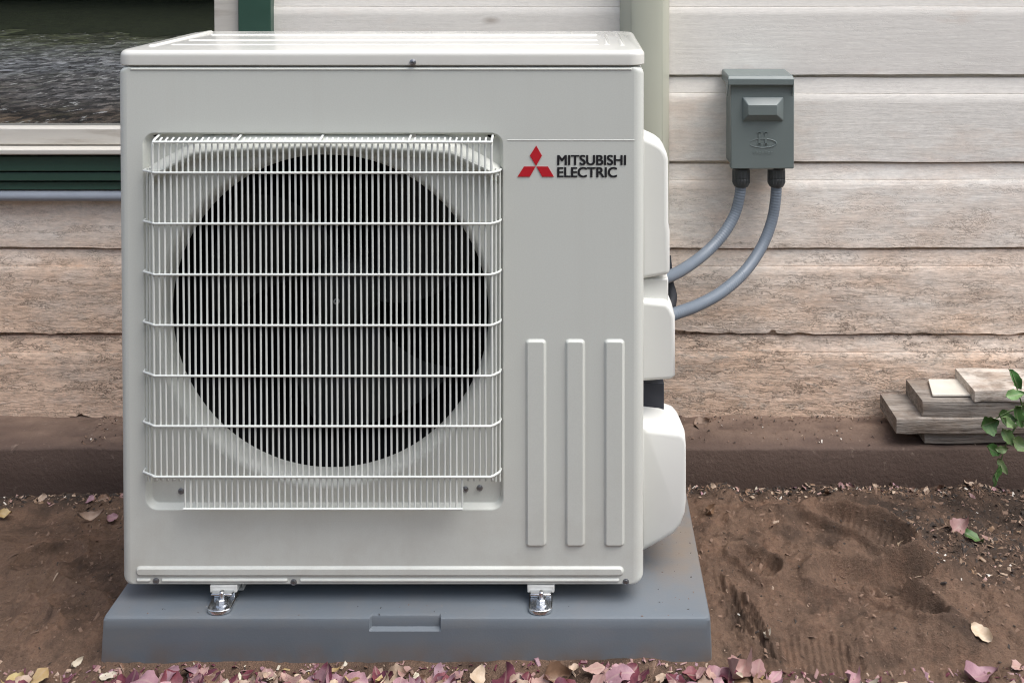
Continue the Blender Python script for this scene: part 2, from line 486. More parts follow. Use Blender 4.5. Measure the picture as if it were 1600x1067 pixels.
def gravel_mat():
    m = N('grey_gravel'); v = m.coords()
    big = m.noise(v, .55, 5, .6); st = m.vor(v, 16); st2 = m.noise(m.coords((1, .4, 1)), 13, 4, .7); cl = m.noise(m.coords((1, .45, 1)), 9, 5, .75)
    sep = m.n('ShaderNodeSeparateXYZ'); m.l(m.tc.outputs['Object'], sep.inputs[0])
    near = m.math('ADD', m.rng(sep.outputs[1], -6.4, -4.0), m.math('MULTIPLY', m.math('SUBTRACT', big, .5), 1.6), True)
    g = m.mix(m.rng(cl, .35, .65), (.10, .10, .102), (.36, .36, .365))
    d = m.mix(m.rng(cl, .4, .62), (.022, .016, .011), (.15, .105, .07))
    col = m.mix(near, g, d)
    gz = m.math('ADD', m.rng(sep.outputs[1], -7.0, -9.4), m.math('MULTIPLY', m.math('SUBTRACT', m.noise(v, 3, 6, .7), .5), 1.8), True)
    col = m.mix(gz, col, (.085, .095, .042))
    for sc_, lo_, hi_ in ((5, .5, 1.45), (14, .35, 1.7)):
        vo = m.n('ShaderNodeTexVoronoi'); m.l(v, vo.inputs['Vector']); vo.inputs['Scale'].default_value = sc_
        sp_ = m.n('ShaderNodeSeparateColor'); m.l(vo.outputs['Color'], sp_.inputs[0])
        hv = m.n('ShaderNodeHueSaturation'); m.l(col, hv.inputs['Color']); m.l(m.rng(sp_.outputs[0], 0, 1, lo_, hi_), hv.inputs['Value']); col = hv.outputs[0]
    col = m.mix(m.rng(st2, .60, .66), col, (.62, .60, .57))
    col = m.mix(m.rng(st2, .42, .36), col, (.03, .027, .024))
    return m.done(col, .9, m.bump(st2, 1, .06))
M_GRAVEL = gravel_mat()
M_GRASS = simple('rough_grass', (.070, .085, .036), .9, var=.85, scale=7, bump=1, dist=.1)
M_HEDGE = simple('hedge_leaves', (.020, .038, .014), .6, var=.5, scale=3)

def leaf_mat(name, c1, c2, vein=.25, rough=.55):
    m = N(name)
    rnd = m.n('ShaderNodeObjectInfo').outputs['Random']
    v = m.coords((1, 1, 1))
    f = m.noise(v, 90, 5, .65)
    col = m.mix(m.rng(f, .35, .65), c1, c2)
    sep = m.n('ShaderNodeSeparateXYZ'); m.l(m.tc.outputs['Object'], sep.inputs[0])
    mid = m.rng(m.math('ABSOLUTE', sep.outputs[1]), .0006, .0014, 1, 0)
    col = m.mix(m.math('MULTIPLY', mid, vein), col, (.45, .36, .27))
    h = m.n('ShaderNodeHueSaturation'); m.l(col, h.inputs['Color']); m.l(m.rng(rnd, 0, 1, .62, 1.08), h.inputs['Value']); m.l(m.rng(rnd, 0, 1, .485, .515), h.inputs['Hue'])
    m.b.inputs['Subsurface Weight'].default_value = 0
    return m.done(h.outputs[0], rough, m.bump(f, .3, .0008))
LEAFM = {
    'pink': leaf_mat('dusty_pink_leaf', (.33, .185, .165), (.42, .262, .232)),
    'mauve': leaf_mat('mauve_leaf', (.29, .155, .185), (.38, .22, .245)),
    'maroon': leaf_mat('maroon_leaf', (.10, .020, .035), (.18, .045, .062)),
    'yellow': leaf_mat('yellow_leaf', (.46, .33, .13), (.54, .42, .20)),
    'tan': leaf_mat('tan_leaf', (.42, .30, .21), (.54, .41, .31)),
    'cream': leaf_mat('cream_leaf', (.56, .49, .37), (.66, .60, .48)),
    'green': leaf_mat('green_leaf', (.05, .13, .028), (.10, .21, .055)),
    'pale green': leaf_mat('pale_green_leaf', (.14, .25, .09), (.22, .33, .13)),
    'brown': leaf_mat('brown_leaf', (.16, .09, .055), (.24, .14, .09)),
}

# ------------------------------------------------------------------ far ground (what the window mirrors)
WALL_D = 2.112
YW = WALL_D - CAMD                       # the face of the siding
mb = MB(); S = 120
mb.add([(-S, -S, -.11), (S, -S, -.11), (S, S, -.11), (-S, S, -.11)], [(0, 1, 2, 3)])
tag(build('ground', mb, M_GRAVEL, smooth=0), 'grey gravel yard in front of the house', kind='structure')
mb = MB(); nx = 1600
xs = np.linspace(-40, 40, nx)
edge = -9.9 + .45 * fbm(xs * .35, xs * 0, 3, 5) + .35 * fbm(xs * 4, xs * 0, 4, 6)
vs_ = []
for x, e in zip(xs, edge): vs_ += [(x, e, -.105), (x, -60, -.105)]
mb.add(vs_, [(2*i, 2*i+1, 2*i+3, 2*i+2) for i in range(nx-1)])
tag(build('lawn', mb, M_GRASS, smooth=0), 'rough green lawn beyond the gravel yard', kind='structure')
mb = MB()
for i in range(13000):
    x = rng.uniform(-24, 24); top = 10.5 + 1.8 * float(vnoise(x*.4, 0, 3))  # hedge shows only in the pane; height raised to block low front sky
    z = top * rng.uniform(0, 1) ** .8; y = -15.6 - rng.uniform(0, 2.5) + .8 * float(vnoise(x*.7, z*.5, 9))
    s_ = rng.uniform(.14, .34); q = Euler(rng.uniform(0, 6.28, 3)).to_matrix()
    mb.add([Vector((x, y, z)) + q @ Vector(p) for p in ((-s_, 0, 0), (0, -s_*.5, 0), (s_, 0, 0), (0, s_*.5, 0))], [(0, 1, 2, 3)])
mb.box((-24, -20.6, -.12), (24, -19.6, 9.2))
tag(build('far_hedge', mb, M_HEDGE, smooth=0, recalc=False, weld=False), 'dark green hedge across the far side of the lawn', kind='stuff')

# ------------------------------------------------------------------ soil bed
def sm(a, b, x):
    t = np.clip((x - a) / (b - a), 0, 1); return t*t*(3-2*t)

PAD = dict(x0=P(160, 965, 1.488).x, x1=P(1110, 965, 1.488).x, y0=1.488-CAMD, y1=1.96-CAMD, z1=P(600, 965, 1.488).z)
FND_Y = 1.992 - CAMD

def stamp(X, Y, a, b, width, depth, rim, tread=0.0, pitch=.012):
    """a shoe print pressed from a (heel) to b (toe), world xy"""
    ax, ay = a; bx, by = b
    L = math.hypot(bx-ax, by-ay); ux, uy = (bx-ax)/L, (by-ay)/L
    cx, cy = (ax+bx)/2, (ay+by)/2
    u = (X-cx)*ux + (Y-cy)*uy; v = -(X-cx)*uy + (Y-cy)*ux
    w = width/2 * (1 - .22*np.exp(-((u+.02)/(.22*L))**2) + .10*np.exp(-((u-.25*L)/(.2*L))**2))
    q = (np.abs(u/(L/2))**2.3 + np.abs(v/w)**2.3)**(1/2.3)
    ins = 1 - sm(.66, 1.08, q)
    h = -depth*ins + rim*np.exp(-((q-1.14)/.14)**2)
    if tread: h = h + tread*ins*np.sin(u/pitch*2*math.pi + 1.2*np.sin(v*60))
    return h

def soil_h(X, Y):
    h = .010*fbm(X*5.5, Y*5.5, 4, 21) + .0045*fbm(X*21, Y*21, 5, 33, .55)
    clod = fbm(X*46, Y*46, 3, 51)
    h = h + .0042*np.clip(clod, 0, 2)**1.5 + .0017*fbm(X*110, Y*110, 2, 77)
    h = h - sm(FND_Y-.30, FND_Y-.03, Y)*np.where(X > 0, .021, .040)*(1 + .25*vnoise(X*6, Y*3, 4)) - .020*(1-sm(-.03, .02, Y))     # falls away towards the footing
    def g(px, py): p = G(px, py); return (p.x, p.y)
    r = sm(.50, .58, X)
    def mound(px, py, rx, ry, hh, rot=0):
        x, y = g(px, py); dx, dy = X-x, Y-y; c, s_ = math.cos(rot), math.sin(rot)
        u, v = dx*c+dy*s_, -dx*s_+dy*c
        return hh*np.exp(-(u/rx)**2-(v/ry)**2)
    h = h + r*(mound(1300, 815, .10, .045, .030, -.3) + mound(1470, 905, .05, .04, .028) + mound(1450, 975, .07, .03, .014)
               + mound(1290, 905, .055, .05, .018) + mound(1180, 800, .08, .05, .020) - mound(1400, 870, .05, .03, .010)
               - mound(1230, 868, .07, .03, .012) + mound(1180, 880, .05, .03, .012))
    st = stamp(X, Y, g(1265, 800), g(1425, 850), .085, .026, .016, .0022)
    st = st + stamp(X, Y, g(1275, 912), g(1478, 880), .088, .030, .013, .0016)
    st = st + stamp(X, Y, g(1350, 905), g(1478, 968), .074, .020, .010, .0022)
    st = st + stamp(X, Y, g(1145, 868), g(1215, 905), .068, .018, .012, .0026)
    st = st + stamp(X, Y, g(1180, 990), g(1345, 1010), .090, .008, .005, .0022, .011)
    for k in (0, 1.3, 3.1, 4.2):                                                    # diagonal rake grooves by the pad
        st = st + stamp(X, Y, g(1122+11*k, 905+9*k), g(1160+12*k, 990+6*k), .016, .008, .006)
    l = 1 - sm(-.52, -.46, X)
    lf = stamp(X, Y, g(60, 905), g(150, 960), .07, .010, .006, .0012) + stamp(X, Y, g(-30, 960), g(70, 985), .08, .009, .006, .0016) \
        + stamp(X, Y, g(20, 880), g(130, 850), .08, .010, .007, .001)
    h = h + r*st + l*lf
    inpad = sm(PAD['x0']-.03, PAD['x0'], X)*(1-sm(PAD['x1'], PAD['x1']+.03, X))*sm(PAD['y0']-.03, PAD['y0']+.01, Y)
    h = h*(1-.75*inpad)
    return h
def soil_z(x, y): return float(soil_h(np.array([x]), np.array([y]))[0])
X0, X1, Y0, Y1 = -1.9, 2.0, -.62, FND_Y + .02
xs = np.concatenate([np.arange(X0, -.72, .012), np.arange(-.72, -.42, .003), np.arange(-.42, .50, .008), np.arange(.50, 1.32, .0027), np.arange(1.32, X1, .012)])
ys = np.concatenate([np.arange(Y0, -.12, .012), np.arange(-.12, Y1, .0027)])
XX, YY = np.meshgrid(xs, ys)
ZZ = soil_h(XX, YY)
rim_ = np.minimum(np.minimum(XX-X0, X1-XX), YY-Y0)
ZZ = ZZ - .16*(1-sm(0, .18, rim_))
nx, ny = len(xs), len(ys)
me = bpy.data.meshes.new('soil')
ii = np.arange(nx*ny).reshape(ny, nx)
q = np.stack([ii[:-1, :-1], ii[:-1, 1:], ii[1:, 1:], ii[1:, :-1]], -1).reshape(-1, 4)
me.vertices.add(nx*ny); me.vertices.foreach_set('co', np.stack([XX, YY, ZZ], -1).ravel())
me.loops.add(q.size); me.loops.foreach_set('vertex_index', q.ravel())
me.polygons.add(len(q)); me.polygons.foreach_set('loop_start', np.arange(len(q))*4); me.polygons.foreach_set('loop_total', np.full(len(q), 4))
me.update(calc_edges=True); me.validate()
me.polygons.foreach_set('use_smooth', np.ones(len(q), bool))
me.materials.append(M_SOIL)
tag(link('soil', me), 'bare reddish brown soil with shoe prints around the pad', kind='structure')

# ------------------------------------------------------------------ house wall
house = tag(empty('house_wall', (0, YW + .02, 0)), 'weathered off-white lap siding house wall with green trimmed window', 'house wall')
HL = house.location.copy()
PITCHZ = 136 / 703
Z0 = P(1300, 655, WALL_D).z
WX0, WX1 = -2.0, P(424, 60, WALL_D).x      # window opening with its casing
WZ0 = P(60, 297, WALL_D).z
WZ1 = 1.95
prof = [(-.016, 0), (0, 0), (0, .012), (0, .03), (0, .05), (0, .07), (0, .09), (0, .11), (0, .13), (0, .1500),
        (-.0005, .1507), (-.0024, .1509), (-.0024, .1517), (-.0012, .1520), (-.0040, .172), (-.0055, .1865), (-.0150, .1872), (-.0150, .1990)]
def board(x0, x1, zb, k, dx):
    xs = np.arange(x0, x1 + dx*.5, dx); n = len(xs)
    mb = MB(); vs_ = []
    rag = {0: 1.0, 1: 1.0, 2: .5}.get(k, .25)
    for j, (o, z) in enumerate(prof):
        zz = np.full(n, zb + z); oo = np.full(n, o)
        wob = .0012*fbm(xs*3, xs*0 + k*5.3, 3, 70)
        if j <= 2:
            ed = rag*(.0022*fbm(xs*22, xs*0 + k*3.1, 3, 40) + .0055*np.clip(fbm(xs*11, xs*0+k*7.7, 2, 44) - .55, 0, 1))
            if k == 1:   # the chip in the board edge by the conduit
                ed = ed + .010*np.exp(-((xs - P(1208, 518, WALL_D).x)/.006)**2) + .004*np.exp(-((xs - .53)/.05)**2)
            if k == 0:
                ed = ed + .012*np.clip(-xs-.35, 0, .2)*5*np.clip(fbm(xs*26, xs*0, 3, 90)-.1, 0, 1)
            zz = zz + ed*(1 if j < 2 else .4)
        if 1 <= j <= 7:
            oo = oo + rag*.0016*fbm(xs*9, np.full(n, (zb+z)*60), 3, 60)
        vs_ += list(zip(xs, YW - oo + wob*.5, zz + wob))
    fs = [(j*n+i, j*n+i+1, (j+1)*n+i+1, (j+1)*n+i) for j in range(len(prof)-1) for i in range(n-1)]
    mb.add(vs_, fs)
    o = build('siding_board', mb, M_SIDING, house, smooth=40, recalc=False, weld=False)
    o.location = -HL
    return o
for k in range(13):
    zb = Z0 + k*PITCHZ
    vis = k <= 5
    if zb + .02 < WZ0 or zb > WZ1 - .05:
        board(-3.2, 3.4, zb, k, .006 if vis else .1)
    else:
        board(WX1, 3.4, zb, k, .006 if vis else .1)
        board(-3.2, WX0, zb, k, .1)
mb = MB(); B = YW + .018
mb.box((-3.2, B, -.1), (WX0+.02, B+.1, 2.6)); mb.box((WX1-.02, B, -.1), (3.4, B+.1, 2.6))
mb.box((WX0+.021, B, -.1), (WX1-.021, B+.1, WZ0+.01)); mb.box((WX0+.021, B, WZ1-.01), (WX1-.021, B+.1, 2.6))
put(HL, build('wall_core', mb, M_BLACK, house, smooth=0))
mb = MB()                                                                # the footing, its top edge a little uneven
xs = np.concatenate([np.arange(-3.2, -.8, .05), np.arange(-.8, 1.4, .004), np.arange(1.4, 3.45, .05)]); n = len(xs)
zt = zfoot = P(1300, 700, 1.992).z
loops = []
for (y, z, a) in ((FND_Y+.004, -.25, 0), (FND_Y, -.01, .001), (FND_Y, zt-.006, .0012), (FND_Y+.002, zt-.002, .0015), (FND_Y+.007, zt, .0016)) + tuple((FND_Y+.007+.0065*q_, zt+.0004*q_, .0018 + .0001*q_) for q_ in range(1, 18)) + ((YW+.017, zt+.012, .002),):
    loops.append([(x, y + 1.2*a*float(vnoise(x*9, z*40, 8)), z + a*(float(fbm(x*22, y*40, 4, 14)))) for x in xs])
mb.loft(loops, closed=False)
put(HL, build('footing', mb, M_CONC, house, smooth=50, recalc=False))

# window: dark room, pane, jamb, sill, green casing and apron
win = MB(); YG = YW + .012
gx1, gz0 = P(337, 100, WALL_D+.012).x, P(100, 199, WALL_D+.012).z
win.box((P(372, 60, WALL_D-.022).x, YW-.022, WZ0+.07), (P(423, 60, WALL_D-.022).x, YW+.03, WZ1+.1))       # right casing
win.box((WX0, YW-.022, WZ0+.07), (WX0+.1, YW+.03, WZ1+.1)); win.box((WX0+.101, YW-.022, WZ1), (P(372, 60, WALL_D-.022).x-.001, YW+.03, WZ1+.1))
W = build('window', win, M_GREEN, house, bevel=.002); put(HL, W)
fr = MB()
xa, xb = P(336, 60, WALL_D-.004).x, P(372, 60, WALL_D-.022).x - .001
fr.box((xa, YW-.010, gz0+.002), (xb, YW+.03, WZ1-.001)); fr.box((WX0+.101, YW-.010, gz0+.002), (WX0+.14, YW+.03, WZ1-.001))
o = build('jamb', fr, M_TRIM, W, bevel=.002)
sl = MB()
za, zb_, zc = P(100, 198, WALL_D).z, P(100, 229, WALL_D-.02).z, P(100, 243, WALL_D-.05).z
sl.box((WX0+.101, YW-.018, zb_+.0025), (xb, YW+.03, za)); sl.box((WX0+.03, YW-.048, zc), (WX1-.03, YW+.03, zb_))
o = build('sill', sl, M_TRIM, W, bevel=.003)
ap = MB()
for (p0, p1, off) in ((243, 268, .030), (268.6, 283, .025), (283.6, 297, .016)):
    ap.box((WX0, YW-off, P(100, p1, WALL_D-off).z), (WX1+.0, YW+.03, P(100, p0, WALL_D-off).z - (.001 if p0 > 250 else .002)))
o = build('apron', ap, M_GREEN, W, bevel=.002)
pn = MB(); pn.add([(WX0+.13, YG, gz0-.03), (xa+.02, YG, gz0-.03), (xa+.02, YG, WZ1), (WX0+.13, YG, WZ1)], [(0, 1, 2, 3)])
o = build('pane', pn, M_GLASS, W, smooth=0)
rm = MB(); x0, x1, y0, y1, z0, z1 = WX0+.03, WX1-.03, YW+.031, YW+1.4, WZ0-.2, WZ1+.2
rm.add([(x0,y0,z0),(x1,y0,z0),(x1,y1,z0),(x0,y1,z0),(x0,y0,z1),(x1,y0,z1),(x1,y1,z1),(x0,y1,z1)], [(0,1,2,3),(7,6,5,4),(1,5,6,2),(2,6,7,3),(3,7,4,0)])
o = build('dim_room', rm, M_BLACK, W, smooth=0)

# conduit under the window
mb = MB(); zc_ = P(60, 305.5, WALL_D-.014).z
mb.tube([(x, YW-.0150, zc_ + .0012*math.sin(x*2.3)) for x in np.linspace(-2.4, .25, 40)],   .0112, 14)
wc = tag(build('wall_conduit', mb, M_WCOND, smooth=60), 'straight blue-grey conduit running along the wall below the green window apron', 'conduit')
for x in (-.62, -1.5):
    mb = MB(); mb.tube([(x-.008, YW-.0150, zc_), (x+.008, YW-.0150, zc_)], .0125, 14)
    build('conduit_strap', mb, M_SCREW, wc)

# ------------------------------------------------------------------ sage line cover on the wall
def duct_loop(z):
    a, b = P(968, 30, WALL_D).x, P(1046, 30, WALL_D).x
    pts = [(a, YW-.001), (a+.004, YW-.012), (a+.014, YW-.045), (a+.022, YW-.060), (a+.034, YW-.066), (b-.034, YW-.066), (b-.020, YW-.060), (b-.012, YW-.045), (b-.003, YW-.012), (b, YW-.001)]
    return [(x, y, z) for x, y in pts]
mb = MB(); mb.loft([duct_loop(.42), duct_loop(2.4)], True, True, True)
dct = tag(build('line_cover', mb, M_DUCT, smooth=30, bevel=.002), 'pale sage green vertical pipe cover on the wall behind the heat pump', 'pipe cover')

# black insulated pipes coming out of it
for i, (dx, r_) in enumerate(((0.0, .017), (-.040, .014))):
    mb = MB(); x = P(1030, 600, 1.97).x + dx
    pts = catmull([(x-.01, YW-.034, .46), (x, YW-.036, .36), (x-.003, YW-.05, .22), (x-.03, YW-.10, .13), (x-.09, YW-.16, .115 + .03*i), (.425, YW-.20, .13+.04*i)], 8)
    mb.tube(pts, r_, 12)
    tag(build('insulated_pipe', mb, M_RUBBER, smooth=60), ('black foam wrapped pipe dropping down the wall behind the heat pump, outer one', 'black foam wrapped pipe dropping down the wall behind the heat pump, inner one')[i], 'pipe', 'insulated pipes behind the heat pump')
mb = MB()
mb.tube(catmull([P(1040, 400, 1.93), P(1044, 440, 1.92), P(1049, 470, 1.90), P(1030, 520, 1.84)], 8), .011, 10)
tag(build('control_cable', mb, M_RUBBER, smooth=60), 'short black cable showing between the two grey conduits beside the unit', 'cable')

# ------------------------------------------------------------------ pad
def pad():
    x0, x1, y0, y1, z1 = PAD['x0'], PAD['x1'], PAD['y0'], PAD['y1'], PAD['z1']
    t = empty('equipment_pad', ((x0+x1)/2, (y0+y1)/2, 0))
    tag(t, 'blue-grey plastic equipment pad on the soil under the heat pump', 'pad')
    mb = MB()
    nxa, nxb = P(580, 970, 1.488).x, P(686, 970, 1.488).x
    zn = P(600, 982, 1.488).z
    def front(z, o, notch):
        # outline in plan, counter-clockwise, with the notch on the front edge
        d = .007 if notch else 0
        pts = [(x0-o+.008, y0-o), (nxa-.003, y0-o), (nxa, y0-o+d), (nxb, y0-o+d), (nxb+.003, y0-o), (x1+o-.008, y0-o), (x1+o-.002, y0-o+.002), (x1+o, y0-o+.008), (x1+o, y1+o), (x0-o, y1+o), (x0-o, y0-o+.008), (x0-o+.002, y0-o+.002)]
        return [(x, y, z) for x, y in pts]
    mb.loft([front(-.02, .004, 0), front(zn-.003, .0015, 0), front(zn, .0013, 1), front(z1-.0045, .0008, 1), front(z1-.0015, -.0008, 1), front(z1, -.0045, 1)], True, False, True)
    o = build('slab', mb, M_PAD, t, smooth=30); put(t.location, o)
    return t
pad_t = pad()

# ------------------------------------------------------------------ heat pump
hp = tag(empty('heat_pump', (0, .165, PAD['z1'])), 'off-white outdoor heat pump with white wire fan grille and red emblem', 'heat pump')
HPL = hp.location.copy()
D0 = CAMD
xl, xr = P(184.5, 500, D0).x, P(1006.5, 500, D0).x
zb, zt = P(600, 916, D0).z, P(600, 104.5, D0).z
def part(name, mb, mat, parent=hp, **kw):
    o = build(name, mb, mat, parent, **kw)
    if parent is hp: put(HPL, o)
    return o
def f2(px, py, d=D0):
    p = P(px, py, d); return (p.x, p.z)

# cabinet: folded sheet with the grille recess, ribs and bottom bead pressed into the front
cab = MB(); rf = .017
def lp(ins, y, r=.014): return [(x, y, z) for x, z in rrect(xl+ins, xr-ins, zb+ins*.3, zt-ins*.12, max(.004, r-ins*.5), 8)]
loops = [lp(rf, 0)]
for k in range(1, 8):
    a = R(90*k/7); loops.append(lp(rf*(1-math.sin(a)), rf*(1-math.cos(a))))
loops.append(lp(0, .33))
cab.loft(loops, True, False, True)
rings = [[(p[0], p[2]) for p in lp(rf, 0)]]
rx0, rz1 = f2(222, 207); rx1, rz0 = f2(787.5, 797)
def rec(i, y): return [(x, y, z) for x, z in rrect(rx0+i, rx1-i, rz0+i, rz1-i, max(.006, .020-i), 7)]
rings.append(rrect(rx0, rx1, rz0, rz1, .020, 7))
RECY = .011
cab.loft([rec(0, 0), rec(.0012, .0004), rec(.003, .003), rec(.0048, .0085), rec(.0062, RECY-.0005), rec(.0075, RECY)])
def rib(px0, px1, py0, py1, r, hgt, w=.0045):
    x0, z1 = f2(px0, py0); x1, z0 = f2(px1, py1)
    rings.append(rrect(x0, x1, z0, z1, r, 6))
    ls = []
    for t in (0, .25, .5, .75, 1):
        ls.append([(x, -hgt*(.5-.5*math.cos(math.pi*t)), z) for x, z in rrect(x0+w*t, x1-w*t, z0+w*t, z1-w*t, max(.0012, r-w*t), 6)])
    cab.loft(ls, True, False, False)
    cab.poly([[(p[0], p[2]) for p in ls[-1]]], lambda p: (p[0], -hgt, p[1]))
rib(820.5, 854, 529.5, 853.5, .007, .0038)
rib(882.5, 914.5, 529.5, 853.5, .007, .0038)
rib(943.5, 976, 529.5, 853.5, .007, .0038)
rib(212, 975, 883.5, 899.5, .0078, .0035, .0040)
for (a, b) in ((213, 236), (252, 450), (468, 968)):
    rib(a, b, 902.6, 908.6, .0028, .0026, .0024)
rib(203, 988, 107.0, 110.4, .0014, .0016, .0016)  # added bead under the lid, shaped to catch a bright line of light
for (py, ) in ((219.5,),):                                   # the faint pressed seam above the lettering
    rib(792, 992, py-.9, py+.9, .0008, .0006, .0006)
cab.poly(rings, lambda p: (p[0], 0, p[1]))
# recess floor with the round mouth of the fan
cxo, czo = (rx0+rx1)/2, (rz0+rz1)/2 + .001
RO, RI = .2785, .2625
NC = 96
def ring(r, y): return [(cxo + r*math.cos(2*math.pi*k/NC), y, czo + r*math.sin(2*math.pi*k/NC)) for k in range(NC)]
cab.poly([[(p[0], p[2]) for p in rec(.0075, 0)], [(p[0], p[2]) for p in ring(RO, 0)]], lambda p: (p[0], RECY, p[1]))
cabinet = part('cabinet', cab, M_CAB, smooth=32, weld=False)
bell = MB(); ls = []
for k in range(12):
    a = R(90*k/11); ls.append(ring(RI + (RO-RI)*(1-math.sin(a))**.9 if k < 11 else RI, RECY + .026*(1-math.cos(a))))
ls.append(ring(RI, .046))
bell.loft(ls)
part('fan_shroud', bell, M_CAB, smooth=60, recalc=False)
# dark inside
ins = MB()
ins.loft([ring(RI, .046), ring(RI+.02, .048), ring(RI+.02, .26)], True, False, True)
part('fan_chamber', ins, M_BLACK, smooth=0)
# fan
hub = MB(); YF = .135
def circ(r, y, n=28): return [(cxo + r*math.cos(2*math.pi*k/n), y, czo + r*math.sin(2*math.pi*k/n)) for k in range(n)]
hub.loft([circ(.002, YF-.022), circ(.03, YF-.02), circ(.055, YF-.012), circ(.062, YF+.002), circ(.062, YF+.06)], True, True, True)
fan = part('fan', hub, M_FAN, smooth=50)
for k in range(3):
    bl = MB(); vs_ = []; nu, nv = 14, 10
    for i in range(nu+1):
        rr = .055 + .190*i/nu
        for j in range(nv+1):
            t = j/nv - .5
            sweep = .5*(i/nu)**1.5
            a = R(120*k + 20) + sweep + t*(1.35 - .25*i/nu)
            yy = YF + .03 + t*.055*(1 - .35*i/nu) - .012*math.cos(t*math.pi)
            vs_.append((cxo + rr*math.cos(a), yy, czo + rr*math.sin(a)))
    bl.add(vs_, [(i*(nv+1)+j, i*(nv+1)+j+1, (i+1)*(nv+1)+j+1, (i+1)*(nv+1)+j) for i in range(nu) for j in range(nv)])
    build('blade', bl, M_FAN, fan, smooth=60)
cp = MB(); cc = P(525.5, 471.5, D0+YF-.024)
cp.loft([[(cc.x + r*math.cos(q_), cc.y + y, cc.z + r*math.sin(q_)) for q_ in [2*math.pi*k/16 for k in range(16)]] for r, y in ((.0052, .01), (.0052, 0), (.0036, -.001), (.0030, .001), (.0030, .006))], True, False, True)
build('hub_nut', cp, M_FANCAP, fan)

# hood over the mouth of the fan: a lip that stands forward of the recess
hood = MB()
Bk = [(229, 263), (250, 250), (280, 234), (306, 220), (322, 210.5), (362, 209), (500, 208.5), (640, 208.5), (692, 210), (708, 216), (735, 232), (760, 246), (781, 259)]
Fr = [(236, 272), (256, 261), (278, 249), (292, 241), (303, 235.5), (362, 231), (500, 225.5), (640, 231), (703, 235.5), (716, 241), (735, 250), (755, 259), (779, 271)]
def pl(pts, d, dz=0): return [P(x, y + dz, d) for x, y in pts]
hood.loft([pl(Bk, D0+RECY+.0005), pl(Bk, D0+RECY-.0025, 1.2), pl(Fr, D0-.0060, -2.5), pl(Fr, D0-.0110, 0), pl(Fr, D0-.0128, 3), pl(Fr, D0-.0125, 6), pl(Fr, D0-.009, 9), pl(Fr, D0+.004, 14), pl(Fr, D0+RECY+.012, 16)], closed=False)
part('fan_hood', hood, M_CAB, smooth=40)
M_CLIP = simple('shaded_clip_plastic', (.42, .40, .36), .5)
for px in (366.5, 645):                                      # two clips in the upper edge of the hood
    nt = MB(); a = P(px-5.5, 207, D0+.004); b = P(px+5.5, 217, D0+.004)
    nt.loft([[(a.x, .0085, b.z), (b.x, .0085, b.z), (b.x, .0085, a.z), (a.x, .0085, a.z)], [(a.x+.001, .0045, b.z+.001), (b.x-.001, .0045, b.z+.001), (b.x-.001, .0045, a.z), (a.x+.001, .0045, a.z)]], True, False, True)
    part('hood_clip', nt, M_CLIP)

# logo and lettering, printed on the front
em = MB()
def flat(pts, y0=-.0004, y1=-.0011):
    w = [f2(*p) for p in pts]
    em.loft([[(x, y0, z) for x, z in w], [(x, y1, z) for x, z in w]], True, True, True)
flat([(837.9, 227.5), (828.0, 243.3), (837.6, 259.4), (846.8, 243.3)])
flat([(818.8, 260.3), (808.7, 276.2), (828.0, 276.2), (836.9, 260.3)])
flat([(838.3, 260.3), (847.2, 276.2), (865.4, 276.2), (856.2, 260.3)])
part('emblem', em, M_RED, smooth=0)
def lettering(txt, px0, px1, py0, py1, name='lettering', y=-.0007, mat=M_INK, parent=hp, d=D0, bold=.0, sp=1.0, ext=.0004, ybase=0):
    cu = bpy.data.curves.new('txt', 'FONT'); cu.body = txt; cu.offset = bold; cu.space_character = sp; cu.extrude = 0
    tmp = bpy.data.objects.new('txt', cu); COL.objects.link(tmp)
    bpy.context.view_layer.update()
    me = bpy.data.meshes.new_from_object(tmp.evaluated_get(bpy.context.evaluated_depsgraph_get()))
    bpy.data.objects.remove(tmp); bpy.data.curves.remove(cu)
    me.name = name
    n = len(me.vertices); co = np.empty(n*3); me.vertices.foreach_get('co', co); co = co.reshape(-1, 3)
    lo, hi = co.min(0), co.max(0)
    x0, z1 = f2(px0, py0, d); x1, z0 = f2(px1, py1, d)
    out = np.stack([x0 + (co[:, 0]-lo[0])/(hi[0]-lo[0])*(x1-x0), np.full(n, ybase + y), z0 + (co[:, 1]-lo[1])/(hi[1]-lo[1])*(z1-z0)], -1)
    me.vertices.foreach_set('co', out.ravel()); me.materials.clear(); me.materials.append(mat); me.update()
    o = link(name, me, parent)
    return o
for txt, a, b, c, d_ in (('MITSUBISHI', 870.6, 978.3, 242.2, 258.2), ('ELECTRIC', 870.6, 964.3, 261.2, 277.2)):
    for k, (sx, sz) in enumerate(((0, 0), (.00072, .0003), (-.00072, .0003), (.00072, -.0003), (-.00072, -.0003))):
        o = lettering(txt, a+.7, b-.7, c+.3, d_-.3, y=-.0007-.00006*k); put(HPL, o)
        me2 = o.data; me2.transform(Matrix.Translation((sx, 0, sz)))
        if k == 0: first = o
        else:                                                # thicken the strokes: join into the first
            bmj = bmesh.new(); bmj.from_mesh(first.data); bmj.from_mesh(me2); bmj.to_mesh(first.data); bmj.free()
            bpy.data.objects.remove(o)

